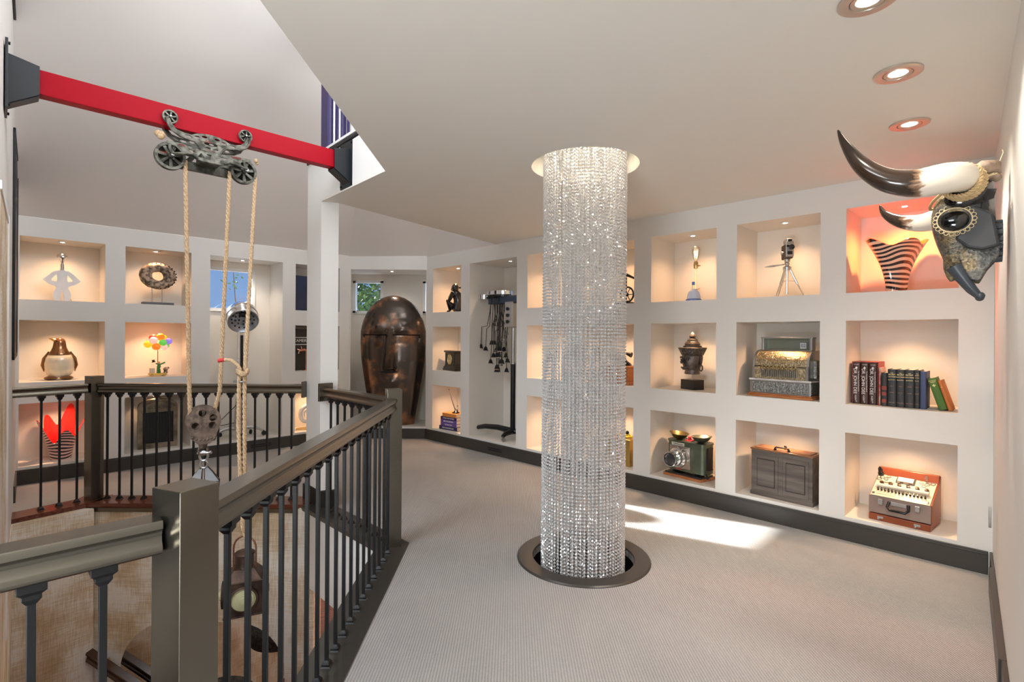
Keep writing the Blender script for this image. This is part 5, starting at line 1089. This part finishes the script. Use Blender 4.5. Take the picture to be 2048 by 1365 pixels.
stand_book('plain dusty blue book at the right of the charcoal set', -.541, .034, .255, .17, C_bl)
stand_book('green clothbound book leaning left with gilt ornament on its spine', -.440, .046, .215, .15, C_gn, (('THE OCCULT', .198, .007, M_gold, False, 0), ('WORLD', .188, .008, M_gold, False, 0), ('✣', .165, .022, M_gold, False, 0)), lean=R(-17))
stand_book('thin burnt orange book leaning behind the green one, last at the right', -.3905, .022, .205, .15, C_or, (('O', .16, .008, M_gold, False, 0),), lean=R(-17))

# tube tester in a suitcase
t = thing('tube_tester', 'open suitcase valve tester with cream sloping control panel full of knobs', 'tester', on('C', -.64, .19, 0, R(-5)))
M_case = mat('greyish_mauve_case', (.24, .17, .15), .5, col2=(.30, .22, .19), scale=5); M_pan = mat('cream_panel', (.80, .70, .52), .35)
mb = MB(); mb.box(-.175, .175, -.125, .14, .0, .045); mb.build('lower_lid', mat('orange_varnished_wood', (.26, .06, .018), .3), t, bevel=.004)
mb = MB(); side_prism(mb, [(-.12, .05), (-.115, .165), (.10, .285), (.135, .285), (.135, .05)], -.178, .178); mb.build('case', M_case, t, bevel=.004)
mb = MB(); side_prism(mb, [(.085, .285), (.135, .285), (.135, .335), (.105, .335)], -.178, .178); side_prism(mb, [(-.118, .05), (-.112, .172), (.10, .292), (.12, .33), (.137, .33), (.137, .05)], .172, .182); mb.build('wood_frame', MATS['orange_varnished_wood'], t, bevel=.002)
ang = math.atan2(.12, .215); PM = T(0, -.112, .170, 0, ang)       # panel plane: x right, y up the slope, z out
mb = MB(); mb.box(-.17, .17, .0, .24, 0, .004, PM); pn = mb.build('control_panel', M_pan, t, bevel=.001)
mb = MB(); mb.box(-.055, .055, .165, .225, .004, .018, PM); o = mb.build('meter', M_chrome, t, bevel=.008); mb = MB(); mb.box(-.046, .046, .173, .217, .018, .0185, PM); mb.build('meter_face', mat('meter_paper', (.9, .85, .75), .3), o)
mb = MB(); mb.cyl((-.15, .095, .018), (.15, .095, .018), .014, n=14, M=PM); mb.build('roll_chart', mat('ivory_paper', (.82, .76, .62), .5), t, True)
for i in range(14): x = -.135+.27*i/13; mb = MB(); mb.cyl((x, .06, .004), (x, .06, .018), .0065, n=10, M=PM); mb.box(x-.002, x+.002, .05, .07, .018, .024, PM); mb.build('knob', M_blackm, t)
for i in range(6): x = -.13+.26*i/5; mb = MB(); mb.lathe([(0, .004), (.013, .004), (.011, .02), (0, .022)], PM @ T(x, .135, 0), 14); mb.build('dial_knob', mat('brown_bakelite', (.06, .03, .02), .3), t, 35)
for x, y in ((-.14, .20), (-.105, .215), (-.115, .185), (.085, .21), (.12, .2), (.15, .215), (.105, .18), (-.155, .175)): mb = MB(); mb.torus((x, y, .005), .012, .003, PM, 18, 6); mb.build('socket', M_steel, t)
mb = MB(); mb.box(-.15, -.06, .145, .155, .004, .005, PM); mb.box(.07, .15, .145, .155, .004, .005, PM); mb.box(-.14, -.02, .02, .024, .004, .0046, PM); mb.box(.02, .12, .02, .024, .004, .0046, PM); mb.build('legend_strip', M_steel, pn)
for x in (-.155, .155): mb = MB(); mb.lathe([(0, .004), (.009, .004), (.009, .008), (0, .009)], PM @ T(x, .02, 0), 10); mb.build('corner_clip', M_chrome, t)
mb = MB(); mb.lathe([(.018, 0), (.018, .015), (.014, .018), (.014, .055), (.008, .065), (0, .066)], PM @ T(-.155, .225, .004), 16); mb.build('vacuum_tube', M_blackm, t, True)
mb = MB(); mb.lathe([(.010, 0), (.010, .02), (.012, .045), (.006, .055), (0, .056)], PM @ T(.115, .225, .004), 14); mb.build('vacuum_tube', M_bulbglass, t, True)
mb = MB(); mb.tube([(-.055, -.12, .145), (-.06, -.145, .115), (-.045, -.155, .098), (.045, -.155, .098), (.06, -.145, .115), (.055, -.12, .145)], .0095, 10); mb.build('handle', M_blackm, t, True)
mb = MB(); mb.box(-.045, .045, -.124, -.119, .125, .15); mb.build('maker_plate', M_steel, t, bevel=.001)
for x in (-.105, .105):
    mb = MB(); mb.box(x-.014, x+.014, -.128, -.118, .115, .155); mb.build('catch', M_steel, t, bevel=.003)
    mb = MB(); mb.box(x-.018, x+.018, -.130, -.124, .018, .034); mb.ball((x-.01, -.132, .016), .008, 8); mb.build('lower_latch', M_steel, t, bevel=.001)

# wall switch
t = thing('wall_switch', 'small grey oval switch plate on the near right wall above the baseboard', 'switch', fr((-.656, -.755, 0), (0, 0, 1), Vector((2.624, 2.845, .48))+mD*.0))
mb = MB(); mb.loft([[(.028*math.cos(2*PI*i/28), sD*y, .058*math.sin(2*PI*i/28)) for i in range(28)] for y in (0, .012)]); mb.build('plate', mat('grey_plastic', (.35, .36, .35), .4), t, bevel=.002)

# ------------------------------------------------------------------ horned skull on the near right wall
MS = Matrix((dD, mD, (0, 0, 1))).transposed().to_4x4(); MS.translation = Vector((2.02, 2.149, 0)) + mD*0   # x along the wall away from the viewer, y out of the wall, z = height
t = thing('horned_skull', 'decorated bull skull with black and white horns mounted on the near right wall', 'skull', MS)
def mosaic():
    m = mat('gold_grey_mosaic', (.2, .17, .1), .45, .5); n, l, b = nodes(m); tc = n.new('ShaderNodeTexCoord')
    v = n.new('ShaderNodeTexVoronoi'); v.inputs['Scale'].default_value = 130; l.new(tc.outputs['Object'], v.inputs['Vector'])
    x = n.new('ShaderNodeTexNoise'); x.inputs['Scale'].default_value = 9; x.inputs['Detail'].default_value = 3; l.new(tc.outputs['Object'], x.inputs['Vector'])
    r = n.new('ShaderNodeValToRGB'); e = r.color_ramp.elements; e[0].position = .40; e[0].color = (.10, .10, .095, 1); e[1].position = .60; e[1].color = (.30, .215, .09, 1)
    q = e.new(.5) if hasattr(e, 'new') else None; q.color = (.20, .19, .16, 1)
    l.new(x.outputs['Fac'], r.inputs[0]); mx = n.new('ShaderNodeMix'); mx.data_type = 'RGBA'; mx.blend_type = 'MULTIPLY'; mx.inputs[0].default_value = .75
    bw_ = n.new('ShaderNodeRGBToBW'); l.new(v.outputs['Color'], bw_.inputs[0]); l.new(r.outputs[0], mx.inputs[6]); l.new(bw_.outputs[0], mx.inputs[7]); 
    hs = n.new('ShaderNodeHueSaturation'); hs.inputs['Saturation'].default_value = .8; hs.inputs['Value'].default_value = 1.3; l.new(mx.outputs[2], hs.inputs['Color']); l.new(hs.outputs[0], b.inputs['Base Color'])
    u = n.new('ShaderNodeBump'); u.inputs['Strength'].default_value = .5; u.inputs['Distance'].default_value = .003; l.new(v.outputs['Distance'], u.inputs['Height']); l.new(u.outputs[0], b.inputs['Normal']); return m
M_mos = mosaic(); M_skblack = mat('black_skull_leather', (.022, .022, .024), .38, bump=.1, bscale=30)
# front face plate, lofted down the face: (z, half width, front distance from wall, back distance)
rows = [(2.11, .055, .18, .08), (2.07, .115, .205, .06), (2.02, .125, .226, .06), (1.97, .12, .232, .07), (1.92, .115, .226, .07), (1.875, .10, .215, .08), (1.835, .085, .202, .085), (1.80, .07, .19, .09), (1.77, .06, .178, .10), (1.745, .05, .168, .11)]
mb = MB(); rings = []
for z, w, yf, yb in rows:
    rg = []
    for i in range(28):
        a = 2*PI*i/28; c, s = math.cos(a), math.sin(a); yy = (yf+yb)/2 + (yf-yb)/2*math.copysign(abs(s)**.7, s); xx = w*math.copysign(abs(c)**.8, c); rg.append((xx, yy, z))
    rings.append(rg)
mb.loft(rings); mb.build('face', M_mos, t, True, sub=1)
# nasal bones: forked
for sg in (-1, 1):
    mb = MB(); mb.tube([(sg*.022, .160, 1.79), (sg*.02, .165, 1.755), (sg*.016, .162, 1.725), (sg*.012, .157, 1.705)], [.028, .022, .015, .009], 10); mb.build('nasal_bone', M_mos, t, True)
    mb = MB(); mb.tube([(sg*.045, .145, 1.76), (sg*.05, .12, 1.71), (sg*.048, .095, 1.665), (sg*.045, .072, 1.635)], [.035, .024, .018, .012], 10); mb.ball((sg*.045, .068, 1.632), .017, 10); mb.build('upper_jaw', mat('slate_leather', (.045, .055, .07), .35), t, True)
    mb = MB(); mb.loft([[(sg*x, y, z) for y, z in ((.165, 1.87), (.06, 1.87), (.008, 1.83), (.012, 1.79), (.045, 1.745), (.07, 1.69), (.10, 1.70), (.125, 1.76))] for x in (.045, .072)]); mb.build('cheek_plate', M_mos, t, bevel=.006)
    mb = MB(); mb.loft([[(sg*x, y, z) for y, z in ((.185, 2.0), (.10, 2.01), (.03, 1.96), (.01, 1.83), (.06, 1.815), (.11, 1.83), (.15, 1.87), (.12, 1.94), (.15, 1.98))] for x in (.07, .108)]); mb.build('cheek_leather', mat('charcoal_leather', (.035, .037, .042), .42), t, bevel=.01)
    mb = MB(); mb.ball((sg*.115, .13, 2.035), .02, 18, None, .055, .045); mb.build('temple_hollow', mat('glossy_black', (.004, .004, .005), .12, coat=.4), t, True)
    # eye with stitched rim
    ex, ey, ez = sg*.112, .150, 1.945
    mb = MB(); mb.ball((ex, ey, ez), .018, 20, None, .047, .042); mb.build('eye_socket', mat('glossy_black', (.004, .004, .005), .12, coat=.4), t, True)
    o = None; mb = MB(); mb.tube([(ex+sg*.012, ey+.056*math.cos(2*PI*i/24), ez+.05*math.sin(2*PI*i/24)) for i in range(24)], .0022, 6, closed=True)
    for i in range(22): a = 2*PI*i/22; p = (ex+sg*.006, ey+.063*math.cos(a), ez+.057*math.sin(a)); mb.torus((0, 0, 0), .0075, .0014, Matrix.Translation(p) @ Matrix.Rotation(PI/2, 4, 'Y'), 10, 4)
    mb.build('eye_stitching', mat('pale_gold_thread', (.75, .62, .38), .5), t)
mb = MB(); mb.loft([[(x*w, y, z) for x, y in ((-1, y1), (-1, y0), (1, y0), (1, y1))] for z, w, y0, y1 in ((2.14, .06, .03, .16), (2.10, .12, .02, .20), (2.0, .135, .015, .2), (1.9, .10, .01, .18), (1.84, .065, .0, .15), (1.80, .055, .0, .11))]); mb.build('cranium', M_skblack, t, True, sub=1)
mb = MB(); mb.lathe([(.062, -.0), (.062, .04), (.058, .05), (.058, .065), (0, .066)], T(0, -.0, 1.86) @ Matrix.Rotation(-PI/2, 4, 'X'), 28); mb.build('wall_mount', mat('slate_leather', (.045, .055, .07), .35), t, 35)
mb = MB()
for i in range(16): a = 2*PI*i/16; mb.cyl((.063*math.cos(a), .0, 1.86+.075*math.sin(a)), (.063*math.cos(a), .05, 1.86+.075*math.sin(a)), .013, n=8)
mb.build('ruffle', MATS['slate_leather'], t, True)
# horns
def horn_mat():
    m = mat('horn', (.8, .75, .65), .22, coat=.5); return m
def horn(pts, rads, n0):
    P = [Vector(p) for p in pts]; out = []; rs = []
    N = 44
    for k in range(N+1):
        u = k/N*(len(P)-1); i = min(int(u), len(P)-2); f = u-i; p0 = P[max(i-1, 0)]; p1 = P[i]; p2 = P[i+1]; p3 = P[min(i+2, len(P)-1)]
        out.append(.5*((2*p1)+(p2-p0)*f+(2*p0-5*p1+4*p2-p3)*f*f+(3*p1-p0-3*p2+p3)*f**3)); rs.append(rads[i]+(rads[i+1]-rads[i])*f)
    mb = MB(); mb.tube(out, rs, 24); o = mb.build('horn', MATS['horn'+n0], t, 80)
    return out, rs
def horn_material(name, origin_p, axis):
    m = mat(name, (.8, .76, .68), .2, coat=.5); n, l, b = nodes(m); tc = n.new('ShaderNodeTexCoord'); dp = n.new('ShaderNodeVectorMath'); dp.operation = 'DOT_PRODUCT'; dp.inputs[1].default_value = axis
    sb = n.new('ShaderNodeVectorMath'); sb.operation = 'SUBTRACT'; sb.inputs[1].default_value = origin_p; l.new(tc.outputs['Object'], sb.inputs[0]); l.new(sb.outputs[0], dp.inputs[0])
    mp = n.new('ShaderNodeMapping'); mp.inputs['Scale'].default_value = (60, 12, 60); l.new(tc.outputs['Object'], mp.inputs[0]); x = n.new('ShaderNodeTexNoise'); x.inputs['Scale'].default_value = 1.0; x.inputs['Detail'].default_value = 5; l.new(mp.outputs[0], x.inputs['Vector'])
    a = n.new('ShaderNodeMath'); a.operation = 'MULTIPLY_ADD'; l.new(x.outputs['Fac'], a.inputs[0]); a.inputs[1].default_value = .10; l.new(dp.outputs['Value'], a.inputs[2])
    r = n.new('ShaderNodeValToRGB'); e = r.color_ramp.elements; e[0].position = .045; e[0].color = (.80, .74, .64, 1); e[1].position = .085; e[1].color = (.028, .016, .010, 1); q = e.new(.06); q.color = (.25, .15, .09, 1)
    l.new(a.outputs[0], r.inputs[0]); l.new(r.outputs[0], b.inputs['Base Color']); return m
horn_material('horn_near', (-.30, .25, 2.08), Vector((-.1, 1, .05)).normalized()); horn_material('horn_far', (.30, .33, 2.03), Vector((.1, 1, .05)).normalized())
horn([(-.10, .11, 2.09), (-.19, .125, 2.10), (-.27, .18, 2.088), (-.32, .27, 2.075), (-.345, .36, 2.10), (-.36, .44, 2.17), (-.355, .50, 2.27), (-.35, .53, 2.345)], [.050, .058, .060, .055, .046, .034, .018, .003], '_near')
horn([(.10, .11, 2.08), (.18, .125, 2.085), (.25, .16, 2.06), (.31, .22, 2.035), (.34, .29, 2.03), (.36, .37, 2.055), (.37, .43, 2.10), (.37, .455, 2.15)], [.050, .055, .055, .05, .042, .032, .018, .003], '_far')
for sg in (-1, 1):
    for k in range(4):
        c0 = Vector((sg*(.142+.018*k), .12+.004*k, 2.088)); mb = MB(); ax = Vector((sg, .25, .05)).normalized(); x = ax.cross(Vector((0, 0, 1))).normalized(); y = x.cross(ax); Rr = .066-.001*k
        for ph in (0, PI): mb.tube([tuple(c0+x*((Rr+.005*math.cos(15*a+ph))*math.cos(a))+y*((Rr+.005*math.cos(15*a+ph))*math.sin(a))+ax*(.005*math.sin(15*a+ph))) for a in [2*PI*i/180 for i in range(180)]], .0055, 5, closed=True)
        mb.build('horn_rope', mat('cream_gold_rope', (.52, .38, .20), .7), t, True)
mb = MB(); rope_arc = [(-.12, .19, 2.065), (-.08, .222, 2.04), (-.03, .234, 2.03), (.03, .234, 2.03), (.08, .222, 2.04), (.12, .19, 2.065)]
mb.tube(rope_arc, .006, 8); mb.build('brow_rope', MATS['cream_gold_rope'], t, True)
mb = MB(); mb.tube([(-.08, .11, 2.12), (-.06, .06, 2.16), (-.03, .03, 2.165), (.02, .02, 2.15)], [.02, .03, .028, .018], 10); mb.tube([(-.04, .09, 2.13), (-.02, .03, 2.13), (0, .015, 2.12)], [.015, .02, .016], 10); mb.build('leather_wrap', mat('brown_rawhide', (.20, .13, .09), .7, col2=(.35, .26, .2), scale=20, bump=.5), t, True)
mb = MB(); mb.tube([(-.11, .16, 2.06), (-.10, .08, 2.10), (-.06, .03, 2.13)], .0028, 6); mb.tube([(-.11, .12, 2.05), (-.09, .06, 2.11), (-.05, .02, 2.13)], .0028, 6); mb.tube([(-.05, .02, 2.15), (-.02, .0, 2.22), (0, .002, 2.235)], .0015, 6); mb.build('thong', MATS['pale_gold_thread'], t)
mb = MB(); mb.loft([[(-.08, .02, 2.06), (-.08, .12, 2.08), (-.075, .12, 2.08), (-.075, .02, 2.06)], [(-.10, .03, 2.02), (-.11, .09, 2.0), (-.105, .09, 2.0), (-.095, .03, 2.02)]]); mb.tube([(-.1, .05, 2.03), (-.1, .045, 1.99)], .003, 5); mb.tube([(-.1, .06, 2.03), (-.1, .065, 1.985)], .003, 5); mb.build('leather_flap', M_skblack, t)
